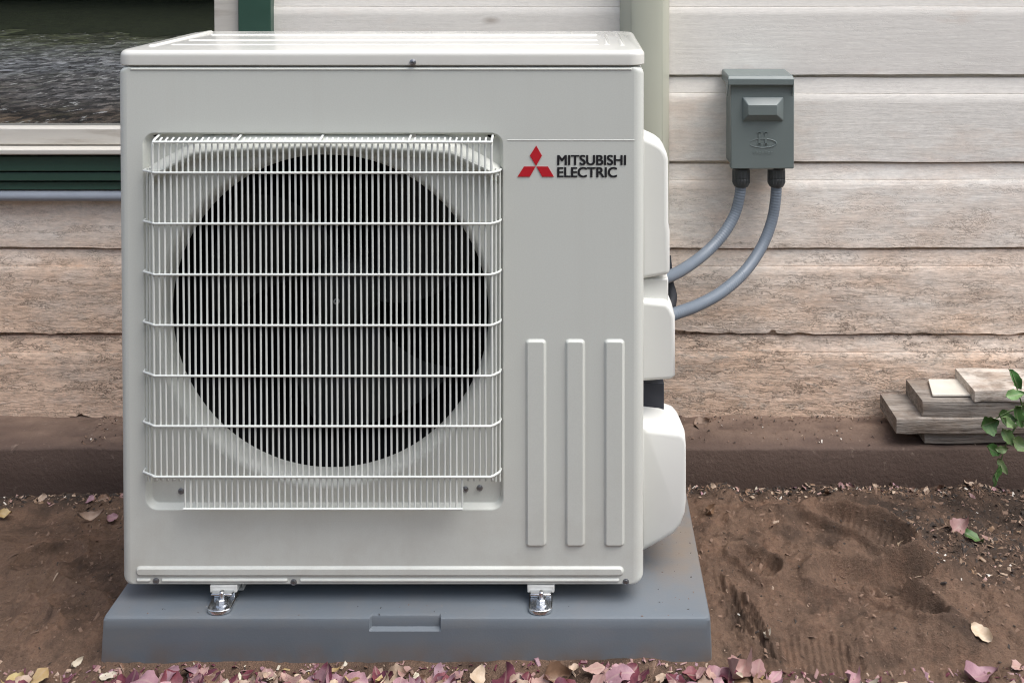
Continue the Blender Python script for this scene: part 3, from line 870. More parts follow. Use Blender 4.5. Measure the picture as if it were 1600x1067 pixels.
# lid
lid = MB()
lx0, lx1, ly0, ly1 = xl-.0015, xr+.0015, -.0018, .332
zl0, zl1 = P(600, 103.3, D0-.003).z, P(600, 83, D0-.003).z + .0035
def ll(i, z): return [(x, y, z) for x, y in rrect(lx0+i, lx1-i, ly0+i, ly1-i, .026-i*.5, 8)]
ls = [ll(.0015, zl0), ll(0, zl0+.0015)]
for k in range(7):
    a = R(90*k/6); ls.append(ll(.009*(1-math.cos(a)), zl1-.009*(1-math.sin(a))))
lid.loft(ls, True, True, True)
def bar(x0, x1, y0, y1, h, w):
    lid.loft([[(x, y, zl1-.0005 + (h+.0005)*t) for x, y in rrect(x0+w*t, x1-w*t, y0+w*t, y1-w*t, max(.0008, .005-w*t), 4)] for t in (0, .5, 1)], True, False, True)
bar(-.404, -.390, .060, .318, .0026, .004)
for yy in (.080, .152, .253):
    bar(-.376, .352, yy, yy+.012, .0014, .0045)
bar(.358, .370, .080, .265, .0014, .004)
bar(.384, .396, .070, .300, .0012, .004)
lid_o = part('lid', lid, M_LID, smooth=35)

# screws: front of the lid, grille plate, bottom bead
def screw(px, py, d, r=.0042, mat=M_SCREW, axis='y'):
    p = P(px, py, d); mb = MB(); n = 12
    def c(rr, o): return [(p.x + rr*math.cos(2*math.pi*k/n), p.y - o, p.z + rr*math.sin(2*math.pi*k/n)) for k in range(n)]
    mb.loft([c(r*1.25, -.004), c(r*1.25, .0006), c(r, .0012), c(r*.92, .0026), c(r*.5, .0034), c(r*.42, .0024), c(r*.1, .0022)], True, True, True)
    part('screw', mb, mat, smooth=40)
for a in ((645, 98, D0-.003), (727, 764, D0+RECY), (749.5, 762, D0+RECY), (283, 767, D0+RECY), (244, 907, D0), (459, 909, D0), (978, 908.5, D0)):
    screw(*a)
for px, py in ((244, 210.5), (767.5, 211.5)):                 # two dark slots the grille hooks into
    hl = MB(); p = P(px, py, D0+RECY); hl.loft([[(p.x+.0062*math.cos(q_), RECY-.0004, p.z+.004*math.sin(q_)) for q_ in [2*math.pi*k/10 for k in range(10)]], [(p.x+.006*math.cos(q_), RECY-.0008, p.z+.0038*math.sin(q_)) for q_ in [2*math.pi*k/10 for k in range(10)]]], True, False, True)
    part('hook_slot', hl, M_BLACK)

# wire grille
YV, YH = -.0205, -.0240
DV, DH = D0+YV, D0+YH
gr = MB(); rv, rh = .00172, .0020
p0, p1 = P(239, 222.5, DV-.0035), P(769.5, 222.5, DV-.0035)
gr.tube([p0, p1], .0023, 8)                                   # top rod
a, b = P(286.5, 795, DV-.0035), P(723, 795, DV-.0035)
grille = part('grille', gr, M_WIRE, smooth=60)
def wire(name, pts, r, n=6):
    mb = MB(); mb.tube(pts, r, n); build(name, mb, M_WIRE, grille, smooth=60)
wire('horizontal_wire', [a, b], .0020, 8)                        # bottom rod
NW = 58
for i in range(NW):
    px = 240.5 + (768.0-240.5)*i/(NW-1) + random.uniform(-.35, .35)
    x = P(px, 500, DV).x
    zt_ = P(px, 223.5, DV).z
    big = i in (0, 14, 28, 43, NW-1)
    top = [(x, RECY if big else YV+.0125, zt_ + (.0052 if not big else .0085)), (x, YV+.008, zt_+.0040), (x, YV+.0035, zt_+.002), (x, YV+.0006, zt_-.003), (x, YV, zt_-.008)]
    if 5 <= i <= 52:
        zz = P(px, 796.5, DV).z
        bot = [(x, YV, zz)]
    else:
        zk = P(px, 752.5, DV).z
        bot = [(x, YV, zk+.006), (x, YV+.0012, zk+.002), (x, YV+.006, zk)]
    mid = [(x + random.uniform(-.00035, .00035), YV, zt_-.008 + (bot[0][2]-zt_+.008)*t) for t in (.25, .5, .75)]
    wire('vertical_wire', top + mid + bot, rv if not big else .0021)
for px0, yy in ((230.0, -.006), (234.5, -.0135), (774.5, -.0135), (781.0, -.006)):         # wires on the returned sides
    d = D0+yy; wire('vertical_wire', [P(px0, 263, d), P(px0, 500, d), P(px0, 752, d)], rv*.9)
for py in (270.3, 349.8, 429.3, 508.3, 587.3, 665.8, 744.8):
    a, b = P(237.5, py, DH), P(770.5, py, DH)
    aa, bb = P(228, py, D0), P(782.5, py, D0)
    w_ = .001*random.uniform(-1, 1)
    z = a.z
    pts = [(aa.x, -.001, z), (aa.x+.001, -.010, z), (a.x-.001, YH+.004, z), (a.x+.004, YH, z), (a.x*.6+b.x*.4, YH, z+w_*.3), (a.x*.2+b.x*.8, YH, z+w_*.2), (b.x-.004, YH, z), (b.x+.001, YH+.004, z), (bb.x-.001, -.010, z), (bb.x, -.001, z)]
    wire('horizontal_wire', pts, rh, 8)

# covers on the right side
def cover(name, outline, y0, y1, bev, mat=M_COVER, dref=None):
    """outline: photo pixels of the front face, clockwise from the cabinet side; swept back in depth"""
    d = CAMD + y0
    pts = [P(px, py, d) for px, py in outline]
    mb = MB()
    mb.loft([[(p.x, y0, p.z) for p in pts], [(p.x, y1, p.z) for p in pts]], True, True, True)
    o = part(name, mb, mat, smooth=50)
    b = o.modifiers.new('edge', 'BEVEL'); b.width = bev; b.segments = 5; b.limit_method = 'ANGLE'; b.angle_limit = R(50)
    return o
cover('service_cover', [(1000, 213), (1010, 216), (1027, 224), (1036, 231), (1042, 240), (1044.5, 250), (1045, 350), (1047, 362), (1047, 430), (1000, 438)], .09, .172, .010)
cover('cable_cover', [(1000, 470), (1042, 474), (1049, 482), (1055, 496), (1055.5, 588), (1051, 594), (1000, 597)], .085, .160, .007)
nk = MB(); a, b = P(1000, 446, D0+.105), P(1044, 462, D0+.105)
nk.box((a.x, .103, b.z-.012), (b.x, .168, a.z+.012)); part('cover_neck', nk, M_COVER, bevel=.002)
nk = MB(); a, b = P(1000, 590, D0+.16), P(1036, 635, D0+.16)
nk.box((xr-.01, .14, b.z), (b.x, .26, a.z)); part('pipe_opening', nk, simple('dark_blue_black_panel', (.020, .022, .032), .6), bevel=.002)
vc = MB()                                                     # valve cover: sloped top, rounded lower corner
oc = [(1000, 662), (1010, 664), (1035, 667), (1062, 669.5), (1068, 672), (1071.5, 680), (1073, 700), (1073, 785), (1071, 803), (1064, 823), (1052, 838), (1030, 851), (1000, 867)]
dv = D0+.075
f_pts = [P(x, y, dv) for x, y in oc]
cen = sum(f_pts, Vector())/len(f_pts)
loops = []
def shr(e): return [Vector((cen.x + (p.x-cen.x)*(1-e), p.y, cen.z + (p.z-cen.z)*(1-e))) for p in f_pts]
for e, y in ((.16, .070), (.10, .0715), (.05, .076), (.015, .084), (0, .094), (0, .158), (.012, .168), (.03, .172)):
    loops.append([(p.x, y, p.z + (0 if y < .2 else 0)) for p in shr(e)])
# the top slopes up towards the back
def slope(loop):
    out = []
    for (x, y, z), (px, py) in zip(loop, oc):
        k = max(0, min(1, (700-py)/34))
        t = max(0, min(1, (y-.09)/.15))
        out.append((x - k*t*(.022 if px > 1065 else .012 if px > 1050 else 0), y, z - k*t*(.012 if px > 1050 else 0)))
    return out
vc.loft([slope(l) for l in loops], True, True, True)
part('valve_cover', vc, M_COVER, smooth=40)

# feet with clamps and bolts
for px in (349, 845):
    ft = MB(); x = P(px, 930, D0).x; zp = PAD['z1']
    ft.box((x-.022, .03, zp+.0005), (x+.022, .30, zp+.004))
    ft.loft([[(x-.022, .0, zp+.018), (x+.022, .0, zp+.018), (x+.022, .0, zp+.030), (x-.022, .0, zp+.030)], [(x-.022, .32, zp+.018), (x+.022, .32, zp+.018), (x+.022, .32, zp+.030), (x-.022, .32, zp+.030)]], True, True, True)
    ft.box((x-.022, .0305, zp+.0045), (x-.018, .30, zp+.0175)); ft.box((x+.018, .0305, zp+.0045), (x+.022, .30, zp+.0175))
    foot = part('foot', ft, M_COVER, bevel=.0015)
    cl = MB()                                                # plated clamp strap with a rounded nose
    yy = -.011
    nose = [(x-.019, yy+.03), (x-.019, yy-.006)] + [(x + .019*math.cos(R(180+180*k/8)), yy-.006 + .011*math.sin(R(180+180*k/8))) for k in range(1, 8)] + [(x+.019, yy-.006), (x+.019, yy+.03)]
    cl.loft([[(a, b, zp+.0008) for a, b in nose], [(a, b, zp+.0062) for a, b in nose], [(x+(a-x)*.93, yy+(b-yy)*.95, zp+.0075) for a, b in nose]], True, True, True)
    cl.loft([[(x-.017, .0045, zp+.0075), (x+.017, .0045, zp+.0075), (x+.017, .0045, zp+.022), (x-.017, .0045, zp+.022)], [(x-.017, .0065, zp+.0075), (x+.017, .0065, zp+.0075), (x+.017, .0065, zp+.022), (x-.017, .0065, zp+.022)]], True, True, True)
    cl.loft([[(a, b, zp+.0195) for a, b in ((x-.017, -.0095), (x+.017, -.0095), (x+.019, .006), (x-.019, .006))], [(a, b, zp+.0225) for a, b in ((x-.016, -.009), (x+.016, -.009), (x+.019, .006), (x-.019, .006))]], True, True, True)
    build('clamp', cl, M_STEEL, foot, bevel=.0008).location = (0, 0, 0)
    bt = MB(); yb = -.0085
    def hx(r, z, n=6, ph=.3): return [(x+.001 + r*math.cos(2*math.pi*k/n+ph), yb + r*math.sin(2*math.pi*k/n+ph), z) for k in range(n)]
    bt.loft([hx(.0105, zp+.0075, 14), hx(.0105, zp+.0092, 14)], True, True, True)
    bt.loft([hx(.0078, zp+.0093), hx(.0078, zp+.0148), hx(.0066, zp+.0158)], True, True, True)
    bt.loft([hx(.0040, zp+.0158, 10), hx(.0040, zp+.0260, 10), hx(.0030, zp+.0270, 10)], True, True, True)
    build('bolt', bt, M_STEEL, foot, smooth=30)

# ------------------------------------------------------------------ disconnect box
def disconnect():
    t = tag(empty('disconnect_box', (P(1190, 190, 2.05).x, YW, P(1190, 190, 2.05).z)), 'grey-green metal electrical disconnect box with raised handle on the siding', 'electrical box')
    L = t.location.copy()
    def pt(name, mb, mat, **kw):
        o = build(name, mb, mat, t, **kw); put(L, o); return o
    yF = 2.030 - CAMD; dF = 2.030
    mb = MB(); a, b = P(1144, 131, dF), P(1239, 263, dF)
    mb.box((a.x, yF+.006, b.z+.002), (b.x, YW-.0008, a.z+.008)); pt('enclosure', mb, M_BOX, bevel=.0025)
    cv = MB(); a, b = P(1142, 132, dF), P(1240.5, 264, dF)
    cv.loft([[(x, yF+.014, z) for x, z in rrect(a.x, b.x, b.z, a.z, .003, 3)], [(x, yF+.001, z) for x, z in rrect(a.x, b.x, b.z, a.z, .003, 3)], [(x, yF, z) for x, z in rrect(a.x+.0012, b.x-.0012, b.z+.0012, a.z-.0012, .0025, 3)]], True, False, True)
    cover_ = pt('front_cover', cv, M_BOX)
    hd = MB(); d1 = dF-.012
    a, b = P(1137.5, 119, d1), P(1241, 133.5, d1)
    y0 = d1-CAMD
    zc = a.z - .003
    hd.loft([[(a.x, y0, b.z), (b.x, y0, b.z), (b.x, YW-.004, b.z), (a.x, YW-.004, b.z)],
             [(a.x, y0, zc-.004), (b.x, y0, zc-.004), (b.x, YW-.004, zc+.001), (a.x, YW-.004, zc+.001)],
             [(a.x+.002, y0+.006, zc+.003), (b.x-.002, y0+.006, zc+.003), (b.x-.002, YW-.004, zc+.006), (a.x+.002, YW-.004, zc+.006)]], True, True, True)
    for (xa_, xb_) in ((a.x, a.x+.0025), (b.x-.0025, b.x)):          # cheeks that drop down beside the box
        hd.loft([[(xa_, y0+.002, b.z-.0005), (xb_, y0+.002, b.z-.0005), (xb_, y0+.030, b.z-.0005), (xa_, y0+.030, b.z-.0005)], [(xa_, y0+.012, b.z-.026), (xb_, y0+.012, b.z-.026), (xb_, y0+.028, b.z-.026), (xa_, y0+.028, b.z-.026)]], True, True, True)
    pt('rain_hood', hd, M_BOX, bevel=.0015)
    hn = MB(); a, b = P(1160, 152, dF), P(1224, 189, dF); a2, b2 = P(1169.5, 165, dF-.016), P(1214, 180, dF-.016)
    hn.loft([[(x, yF-.0003, z) for x, z in rrect(a.x, b.x, b.z, a.z, .003, 4)], [(x, yF-.003, z) for x, z in rrect(a.x+.0006, b.x-.0006, b.z+.0006, a.z-.0006, .003, 4)], [(x, yF-.0145, z) for x, z in rrect(a2.x-.0008, b2.x+.0008, b2.z-.0008, a2.z+.0008, .002, 4)], [(x, yF-.0155, z) for x, z in rrect(a2.x, b2.x, b2.z, a2.z, .0016, 4)]], True, False, True)
    pt('handle', hn, M_BOX, smooth=25)
    # embossed maker's mark: two uprights over an open ellipse, and worn small relief below it
    eb = MB(); n = 40
    c = P(1192, 224, dF); pts = []
    for k in range(n):
        a_ = R(200 + 320*k/(n-1)) 
        pts.append((c.x + .0290*math.cos(a_), yF-.0004, c.z + .0095*math.sin(a_)))
    eb.tube(pts, [.0005 + .0007*math.sin(math.pi*k/(n-1)) for k in range(n)], 6)
    for px in (1186.5, 1196.5):
        for (za_, zb2, w) in ((207, 226, 1.6), (206.5, 208.5, 3.4), (224.5, 226.5, 3.0)):
            a_, b_ = P(px-w, za_, dF), P(px+w, zb2, dF); eb.box((a_.x, yF-.0013, b_.z), (b_.x, yF+.001, a_.z))
    a_, b_ = P(1186, 214.5, dF), P(1197, 217.5, dF); eb.box((a_.x, yF-.0012, b_.z), (b_.x, yF+.001, a_.z))
    r2 = random.Random(4)
    for k in range(7):
        px = 1177 + 4.6*k; a_, b_ = P(px, 237 + r2.uniform(-.6, .6), dF), P(px + r2.uniform(2, 3.4), 241 + r2.uniform(-.8, .8), dF)
        eb.box((a_.x, yF-.0007, b_.z), (b_.x, yF+.001, a_.z))
    eb_o = build('embossed_mark', eb, M_BOX, cover_, smooth=40)
    ck = MB(); a_, b_ = P(1173, 262, dF+.001), P(1209, 265, dF+.001)
    ck.box((a_.x, yF+.0035, b_.z-.001), (b_.x, yF+.012, a_.z)); pt('latch_tab', ck, M_BOXCLIP, bevel=.0008)
    return t
disconnect()

# ------------------------------------------------------------------ flexible conduits with fittings
for (fx, pts, lab) in (
    (1158, [(1158, 285, 2.056), (1156, 305, 2.055), (1148, 335, 2.05), (1130, 366, 2.03), (1105, 393, 2.00), (1075, 416, 1.95), (1048, 431, 1.89), (1020, 440, 1.83)],
     'shorter grey flexible conduit, leaving the left fitting of the disconnect box'),
    (1213, [(1213, 285, 2.056), (1212, 310, 2.055), (1206, 345, 2.05), (1191, 384, 2.03), (1164, 424, 1.99), (1128, 456, 1.93), (1090, 477, 1.88), (1055, 490, 1.83), (1030, 500, 1.80)],
     'longer grey flexible conduit, leaving the right fitting of the disconnect box')):
    path = catmull([P(*p) for p in pts], 26)
    # corrugation: radius modulated along the arc
    fine = [path[0]]; step = .0016
    for a, b in zip(path, path[1:]):
        k = max(1, int((b-a).length/step))
        fine += [a.lerp(b, (i+1)/k) for i in range(k)]
    s_ = 0; rad = []
    for i, p in enumerate(fine):
        if i: s_ += (p-fine[i-1]).length
        rad.append(.0120 + .00038*math.sin(s_/.0062*2*math.pi))
    mb = MB(); mb.tube(fine, rad, 14)
    t = tag(empty('flexible_conduit', fine[0]), lab, 'conduit', 'flexible conduits from the disconnect box')
    o = build('hose', mb, M_COND, t, smooth=60); put(t.location, o)
    ft = MB(); p = P(fx, 263, 2.056); q_ = P(fx, 291, 2.056)
    def cr(r, z, n=18): return [(p.x + r*math.cos(2*math.pi*k/n), p.y + r*math.sin(2*math.pi*k/n), z) for k in range(n)]
    h = p.z - q_.z
    ft.loft([cr(.0185, p.z), cr(.0185, p.z-h*.45), cr(.0178, p.z-h*.47), cr(.0178, p.z-h*.55), cr(.0185, p.z-h*.57), cr(.0182, p.z-h*.85), cr(.0150, p.z-h), cr(.0125, p.z-h)], True, True, True)
    for k in range(18):
        a_ = 2*math.pi*k/18
        ft.tube([(p.x+.0185*math.cos(a_), p.y+.0185*math.sin(a_), p.z-h*.1), (p.x+.0185*math.cos(a_), p.y+.0185*math.sin(a_), p.z-h*.8)], .0008, 5)
    o = build('fitting', ft, M_FITTING, t, smooth=40); put(t.location, o)

# ------------------------------------------------------------------ planks stacked on the footing
def plank(name, px0, pyt, pyb, d, length, depth, mat, label, cat, yaw=0, seed=0, skew=0):
    a, b = P(px0, pyt, d), P(px0, pyb, d)
    h = a.z - b.z
    mb = MB(); n = 24; r2 = random.Random(seed)
    sec = rrect(0, depth, 0, h, .0025, 2)
    loops = []
    for i in range(n+1):
        t = i/n
        w = .0016*float(fbm(np.array([t*9]), np.array([seed*3.7]), 3, seed)[0])
        e = 0
        loops.append([(t*length - (skew*y if i == 0 else 0), y + w + .0007*float(vnoise(t*40, z*200 + seed, 5)), z + w*.5 + .0006*float(vnoise(t*30+9, y*100+seed, 6))) for y, z in sec])
    mb.loft(loops, True, True, True)
    o = build(name, mb, mat, smooth=40)
    o.location = (a.x, a.y, b.z); o.rotation_euler = (0, 0, R(yaw))
    return tag(o, label, cat)
G_ = None
plank('plank', 1445, 674.5, 693, 2.000, .60, .09, M_PLANK, 'bottom grey weathered plank of the stack lying on the footing', 'plank', seed=3)
plank('plank', 1401, 653.5, 677.5, 1.990, .62, .112, M_PLANK, 'middle weathered grey plank that sticks out furthest left in the stack', 'plank', yaw=-.3, seed=5)
plank('plank', 1442, 627.5, 652, 1.995, .60, .102, M_PLANK, 'grey weathered plank just under the pale slab and painted offcut', 'plank', yaw=.2, seed=9)
plank('board_offcut', 1523, 610.5, 628.5, 1.990, .42, .108, M_PLANKP, 'off-white chipped board lying on top of the stack by the wall', 'board', yaw=-.4, seed=12)
a = P(1457, 625, 2.012); b = P(1450, 601, 2.085); c = P(1516, 601, 2.085); d_ = P(1520, 625, 2.012)
zt_ = P(1442, 627.5, 1.995).z + .0025
mb = MB(); mb.loft([[(p.x, p.y, zt_) for p in (a, d_, c, b)], [(p.x, p.y, zt_+.0045) for p in (a, d_, c, b)]], True, True, True)
tag(build('tile', mb, M_PALE, bevel=.001), 'flat pale cream tile lying on the third plank of the stack', 'tile')

# ------------------------------------------------------------------ leaves
def leaf_mesh(name, L, W, curl, fold, mat, seed, lobes=0, n=10):
    r2 = random.Random(seed); vs_ = []; fs = []
    tw = r2.uniform(-.5, .5)
    for i in range(n+1):
        t = i/n
        w = W*.5*(math.sin(math.pi*t**.8)**.8)*(1 + .10*math.sin(t*23+seed)) + .0002
        if lobes: w *= 1 + .35*math.sin(t*math.pi*lobes)
        x = L*(t-.5)
        z0 = curl*L*((t-.5)**2*2) + .04*L*math.sin(t*5+seed)
        for s_ in (-1, -.5, 0, .5, 1):
            rip = .10*W*math.sin(t*9+s_*2+seed)*abs(s_)
            z = z0 + fold*W*abs(s_)**1.6 + tw*(t-.5)*s_*W + rip
            vs_.append((x, s_*w, z))
    for i in range(n):
        for j in range(4):
            fs.append((i*5+j, i*5+j+1, (i+1)*5+j+1, (i+1)*5+j))
    k = len(vs_)
    me = bpy.data.meshes.new(name)
    me.from_pydata(vs_, [], fs)
    me.materials.append(mat); me.polygons.foreach_set('use_smooth', [True]*len(fs))
    lo = min(v[2] for v in vs_)
    me.transform(Matrix.Translation((0, 0, -lo)))
    return me
def bits(name, color, count):
    out = []
    for k in range(count):
        L = random.uniform(.026, .044)
        out.append(leaf_mesh(name, L, L*random.uniform(.42, .72), random.uniform(-.4, .6), random.uniform(-.2, .4), LEAFM[color], k*7+hash(color) % 5, lobes=0))
    return out
random.seed(21)
VAR = {}
for c_ in LEAFM:
    VAR[c_] = []
    for k in range(5):
        L = random.uniform(.026, .042)
        VAR[c_].append(leaf_mesh('fallen_leaf', L, L*random.uniform(.45, .8), random.uniform(-.2, .35), random.uniform(-.12, .28), LEAFM[c_], k*5+len(c_)))
def leaf(me, x, y, z=None, rot=None, scale=1, label=None, group=None, cat='leaf', name='fallen_leaf'):
    o = link(name, me)
    if z is None: z = soil_z(x, y)
    o.location = (x, y, z + .0012)
    o.rotation_euler = rot if rot else (random.uniform(-.45, .45), random.uniform(-.4, .4), random.uniform(0, 6.28))
    o.scale = (scale,)*3
    tag(o, label, cat, group)
    return o
WORDS = {'pink': 'dusty pink', 'mauve': 'mauve', 'maroon': 'dark maroon', 'yellow': 'yellow', 'tan': 'tan', 'cream': 'pale cream', 'brown': 'brown'}
def where(px):
    if px < 160: return 'on the bare soil at the bottom left of the pad'
    if px < 480: return 'in the litter along the left third of the pad front'
    if px < 800: return 'in the litter along the middle third of the pad front'
    if px < 1115: return 'in the litter along the right third of the pad front'
    return 'on the bare soil at the bottom right of the pad'
GRP = 'fallen leaves along the front of the pad'
cols = ['pink']*28 + ['mauve']*28 + ['maroon']*26 + ['yellow']*5 + ['tan']*16 + ['cream']*4 + ['brown']*9
for i in range(330):
    px = random.uniform(-40, 1640)
    c_ = random.choice(cols)
    # dense under the pad front; thinner to the sides
    dens = 1.0 if (250 < px < 720 or 930 < px < 1185) else (.55 if px < 250 else (.25 if px > 1185 else .45))
    if random.random() > dens: continue
    if px > 1190: py = random.uniform(1052, 1085)
    elif px < 150: py = random.uniform(1050, 1085)
    else: py = 1046 + 38*random.random()**1.1
    p = G(px, py)
    if p.y > PAD['y0'] - .012 and px < 1120 and px > 150: p.y = PAD['y0'] - random.uniform(.012, .03)
    leaf(random.choice(VAR[c_]), p.x, p.y, scale=random.uniform(.5, .95) if random.random() < .6 else random.uniform(.95, 1.3), z=soil_z(p.x, p.y) + random.uniform(0, .012), rot=(random.gauss(0, .2), random.gauss(0, .2), random.uniform(0, 6.28)),
         label='%s fallen leaf %s' % (WORDS[c_], where(px)), group=GRP)
def single(px, py, color, L, Wd, rot, label, curl=.4, fold=.3, z=None, lift=0):
    p = G(px, py, 0 if z is None else z)
    zz = (soil_z(p.x, p.y) if z is None else z) + lift
    me = leaf_mesh('fallen_leaf', L, Wd, curl, fold, LEAFM[color], int(px))
    return leaf(me, p.x, p.y, zz, rot, 1, label)
single(797, 1062, 'pink', .074, .036, (.25, .05, .25), 'large smooth pink leaf lying in front of the middle of the pad', .25, .12)
single(868, 1050, 'brown', .045, .032, (.5, .1, .3), 'folded brown and tan leaf leaning at the pad front, right of the large pink leaf', .3, .6)
single(620, 1047, 'tan', .036, .034, (.9, .1, .2), 'rounded tan leaf propped against the pad front', .2, .3)
single(1122, 1042, 'mauve', .046, .026, (.3, .1, .1), 'mauve leaf at the right front corner of the pad', .2, .3)
single(1150, 1045, 'pink', .052, .04, (.3, .2, 1.0), 'curled pink leaf just right of the pad corner', .5, .5)
single(22, 1045, 'yellow', .034, .022, (.3, -.1, .2), 'yellow leaf at the bottom left on the bare soil', .1, .1)
single(168, 1041, 'cream', .026, .013, (.2, .1, .35), 'small pale cream leaf at the left front corner of the pad', .1, .1)
single(1497, 820, 'pink', .046, .030, (.5, -.3, .5), 'pink leaf lying on the dark mulch below the planks', .2, .25, lift=.006)
single(1521, 838, 'green', .034, .022, (.1, .2, -.5), 'small green leaf beside the pink leaf on the mulch', .1, .15, lift=.003)
single(1532, 990, 'tan', .036, .026, (.3, .3, -.7), 'crumpled tan leaf lying alone on the soil to the right', .25, .2, lift=.002)
single(1096, 664, 'tan', .036, .028, (.7, -.2, .2), 'curled tan leaf on the footing beside the valve cover', .2, .3, z=zfoot+.003)
single(1530, 1035, 'mauve', .062, .030, (.1, .2, .25), 'mauve leaf with torn edge near the lower right corner', .2, .3)
single(1414, 1053, 'tan', .036, .018, (.1, .2, .1), 'narrow tan leaf among litter at the lower right', .2, .2)
single(1545, 1056, 'yellow', .042, .013, (.1, .1, -.8), 'thin yellowish leaf near the lower right corner', .1, .1)
single(1355, 1052, 'cream', .030, .012, (.2, .1, .2), 'small curled cream leaf at the bottom, right of the pad', .9, .5)
single(1332, 1042, 'mauve', .034, .024, (.2, .1, .9), 'pinkish mauve leaf on the soil right of the pad corner litter', .3, .3)
single(1395, 1064, 'yellow', .036, .022, (.2, .1, .2), 'orange-yellow leaf at the bottom edge right of the pad', .3, .3)
single(1196, 984, 'cream', .022, .012, (.4, .1, 1.1), 'tiny cream leaf on the soil beside the right side of the pad', .4, .4)
single(1590, 1028, 'pink', .026, .018, (.2, .1, .3), 'small pink leaf at the right edge of the photo', .3, .2)
single(118, 1022, 'cream', .022, .011, (.5, .1, 1.2), 'small cream leaf on the soil left of the pad', .5, .4)
single(140, 792, 'tan', .048, .018, (.4, .1, .5), 'long tan leaf against the footing left of the unit', .5, .4, lift=.008)
single(8, 790, 'yellow', .026, .018, (.4, .1, .2), 'pale yellow leaf against the footing at the left edge', .2, .2, lift=.008)
single(175, 788, 'mauve', .024, .018, (.4, .1, .9), 'small mauve leaf against the footing close to the unit', .2, .2, lift=.008)
single(1105, 805, 'brown', .030, .018, (.6, .1, 1.0), 'curled brown leaf on the soil beside the valve cover', .7, .6)
single(1404, 838, 'tan', .026, .016, (.6, .1, 1.0), 'small tan leaf on the mound below the planks', .5, .5)

random.seed(31)
for i in range(46):
    px = random.choice((random.uniform(-30, 185), random.uniform(1085, 1640), random.uniform(1085, 1640)))
    p = G(px, 782); y = FND_Y - .006 - abs(random.gauss(0, .016))
    c_ = random.choice(('pink', 'tan', 'cream', 'brown', 'brown', 'mauve', 'tan'))
    leaf(random.choice(VAR[c_]), p.x, y, scale=random.uniform(.32, .68), rot=(random.uniform(-1, 1), random.uniform(-.8, .8), random.uniform(0, 6.28)),
         label='small curled %s leaf in the debris against the footing, %s the unit' % (WORDS[c_], 'left of' if px < 200 else 'right of'), group='leaf scraps along the footing')
# litter too fine to count: chips, crumbs and dark mulch
def chips(name, label, spots, mats, weights):
    mb = MB()
    wsum = np.cumsum(weights)/sum(weights)
    for (x, y, z, s_) in spots:
        mi = int(np.searchsorted(wsum, random.random()))
        q = Euler((random.uniform(-.8, .8), random.uniform(-.8, .8), random.uniform(0, 6.28))).to_matrix()
        l, w, h = s_*random.uniform(.6, 1.5), s_*random.uniform(.3, .7), s_*random.uniform(.08, .3)
        pts = [(-l, -w*random.uniform(.4, 1), 0), (l*random.uniform(.5, 1), -w, 0), (l, w*random.uniform(.3, 1), 0), (-l*random.uniform(.4, 1), w, 0)]
        top = [(a*.7, b*.7, h) for a, b, _ in pts]
        c = Vector((x, y, z))
        mb.add([c + q @ Vector(p) for p in pts + top], [(3,2,1,0),(4,5,6,7),(0,1,5,4),(1,2,6,5),(2,3,7,6),(3,0,4,7)], mi)
    return tag(build(name, mb, mats, smooth=0, recalc=False, weld=False), label, kind='stuff')
DARK = simple('dark_mulch_bits', (.040, .030, .024), .9, var=.4)
SOILB = simple('soil_crumbs', (.185, .118, .083), .95, var=.3)
WOODB = simple('wood_chips', (.34, .25, .18), .8, var=.3)
WHITEB = simple('pale_paint_flakes', (.62, .57, .50), .7, var=.2)
random.seed(5)
spots = []
for i in range(2400):                                         # line of debris along the footing
    px = random.uniform(-60, 1680)
    if 190 < px < 1070: continue
    p = G(px, 780); y = FND_Y - abs(random.gauss(0, .022)) - .003
    x = p.x
    spots.append((x, y, soil_z(x, y), random.uniform(.0016, .0062)))
for i in range(2600):                                         # dark mulch to the right
    px, py = random.gauss(1540, 90), random.gauss(835, 45)
    if py < 765 or py > 930 or px < 1380 or px > 1750: continue
    if px < 1450 and py > 860: continue
    if random.random() < .45: continue
    p = G(px, py); spots.append((p.x, min(p.y, FND_Y-.004), soil_z(p.x, min(p.y, FND_Y-.004)), random.uniform(.0012, .0042) if random.random() < .85 else random.uniform(.004, .009)))
chips('mulch', 'dark mulch, crumbs and wood chips along the footing', spots, [DARK, SOILB, WOODB, WHITEB, LEAFM['brown'], LEAFM['pink']], [48, 28, 8, 2.5, 9, 2])
spots = []
for i in range(7000):
    x, y = random.uniform(-.75, 1.45), random.uniform(-.14, FND_Y-.01)
    if PAD['x0']-.01 < x < PAD['x1']+.01 and y > PAD['y0']-.01: continue
    spots.append((x, y, soil_z(x, y), random.uniform(.0010, .0030) if random.random() < .86 else random.uniform(.003, .0065)))
chips('soil_crumbs', 'small crumbs and clods scattered over the soil', spots, [DARK, SOILB, WOODB, WHITEB], [16, 80, 3, .5])
spots = []
for i in range(700):
    x = random.uniform(-.75, 1.45); y = PAD['y0'] - .006 - abs(random.gauss(0, .02)) if random.random() < .8 else random.uniform(-.12, -.05)
    spots.append((x, y, soil_z(x, y)+.0005, random.uniform(.0018, .006)))
chips('leaf_litter', 'broken bits of pink, maroon and yellow leaves in front of the pad', spots, [LEAFM[k] for k in ('pink', 'mauve', 'maroon', 'yellow', 'tan', 'cream', 'brown')], [22, 24, 24, 5, 14, 4, 9])
spots = []
for i in range(70):
    x, y = random.uniform(.445, .515), random.uniform(.0, .40)
    if random.random() < .3: x, y = random.uniform(-.43, .5), random.uniform(-.028, .0)
    spots.append((x, y, PAD['z1'], random.uniform(.0006, .0022)))
chips('pad_grit', 'specks of soil and paint flakes lying on the pad', spots, [SOILB, DARK, WHITEB], [60, 25, 8])
spots = []
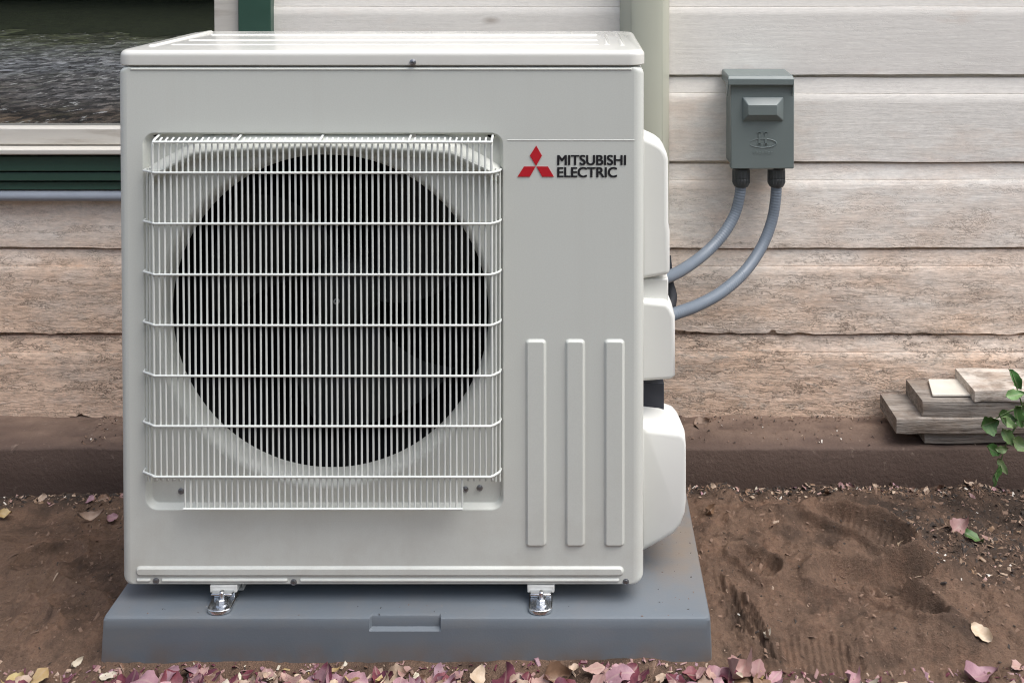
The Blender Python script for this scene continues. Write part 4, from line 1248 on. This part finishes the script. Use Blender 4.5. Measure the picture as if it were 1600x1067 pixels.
for i in range(620):
    x = random.choice((random.uniform(-.75, -.43), random.uniform(.5, 1.3))); y = random.uniform(FND_Y+.008, YW-.003) if random.random() < .55 else YW - abs(random.gauss(0, .012)) - .002
    spots.append((x, y, zfoot+.0025+.06*max(0, y-FND_Y-.01), random.uniform(.001, .0036)))
chips('footing_debris', 'grit and paint flakes lying on the top of the footing', spots, [DARK, SOILB, WOODB, WHITEB], [30, 45, 12, 8])

# ------------------------------------------------------------------ plant at the right edge
base = G(1632, 800)
pt_ = tag(empty('plant', (base.x, base.y, soil_z(base.x, base.y))), 'small green leafy plant in front of the planks at the right edge', 'plant')
PL = pt_.location.copy()
def ppx(px, py, d): return P(px, py, d)
stems = [[base, ppx(1622, 720, 1.93), ppx(1602, 650, 1.90), ppx(1590, 610, 1.88), ppx(1580, 580, 1.87)],
         [ppx(1602, 652, 1.90), ppx(1586, 668, 1.88), ppx(1570, 700, 1.87), ppx(1560, 735, 1.86)],
         [ppx(1618, 700, 1.92), ppx(1640, 640, 1.90), ppx(1655, 600, 1.88)],
         [ppx(1596, 635, 1.89), ppx(1572, 645, 1.88), ppx(1552, 656, 1.87)]]
for s_ in stems:
    mb = MB(); c = catmull(s_, 8); mb.tube(c, [.0022 - .0014*i/len(c) for i in range(len(c))], 6)
    o = build('stem', mb, M_STEM, pt_, smooth=60); put(PL, o)
lv = [(1584, 592, 34, 15, 'green', -60, .2), (1586, 617, 28, 14, 'pale green', 10, .5), (1546, 661, 27, 25, 'green', 20, .1), (1572, 653, 27, 20, 'green', -20, .4),
      (1590, 650, 34, 19, 'green', -75, .3), (1575, 660, 22, 14, 'pale green', -40, .4), (1574, 682, 27, 18, 'pale green', -60, .2), (1592, 694, 32, 18, 'pale green', -35, .3),
      (1566, 701, 19, 10, 'pale green', 5, .1), (1551, 703, 22, 16, 'green', -30, .3), (1566, 728, 27, 11, 'pale green', -60, .2), (1558, 738, 24, 12, 'green', -100, .3), (1553, 751, 18, 10, 'green', -100, .3),
      (1600, 640, 26, 17, 'green', -70, .3), (1612, 668, 34, 20, 'green', -30, .3), (1622, 620, 36, 20, 'pale green', -70, .3), (1645, 640, 36, 20, 'green', -20, .3), (1640, 690, 36, 20, 'green', 30, .3), (1655, 605, 34, 18, 'green', 70, .3)]
for i, (px, py, L, Wd, c_, ang, tilt) in enumerate(lv):
    d = 1.87 + random.uniform(-.02, .02); p = P(px, py, d); k = d/FPX
    me = leaf_mesh('leaf', L*k*1.1, Wd*k*1.1, random.uniform(-.3, .3), random.uniform(.1, .35), LEAFM[c_], i*3, n=10)
    me.transform(Matrix.Translation((0, 0, -.002)))
    o = link('leaf', me, pt_)
    q = Matrix.Rotation(R(ang), 4, 'Y').inverted() @ Matrix.Rotation(R(90) - tilt*1.6, 4, 'X')
    o.matrix_local = Matrix.Translation(p - PL) @ q
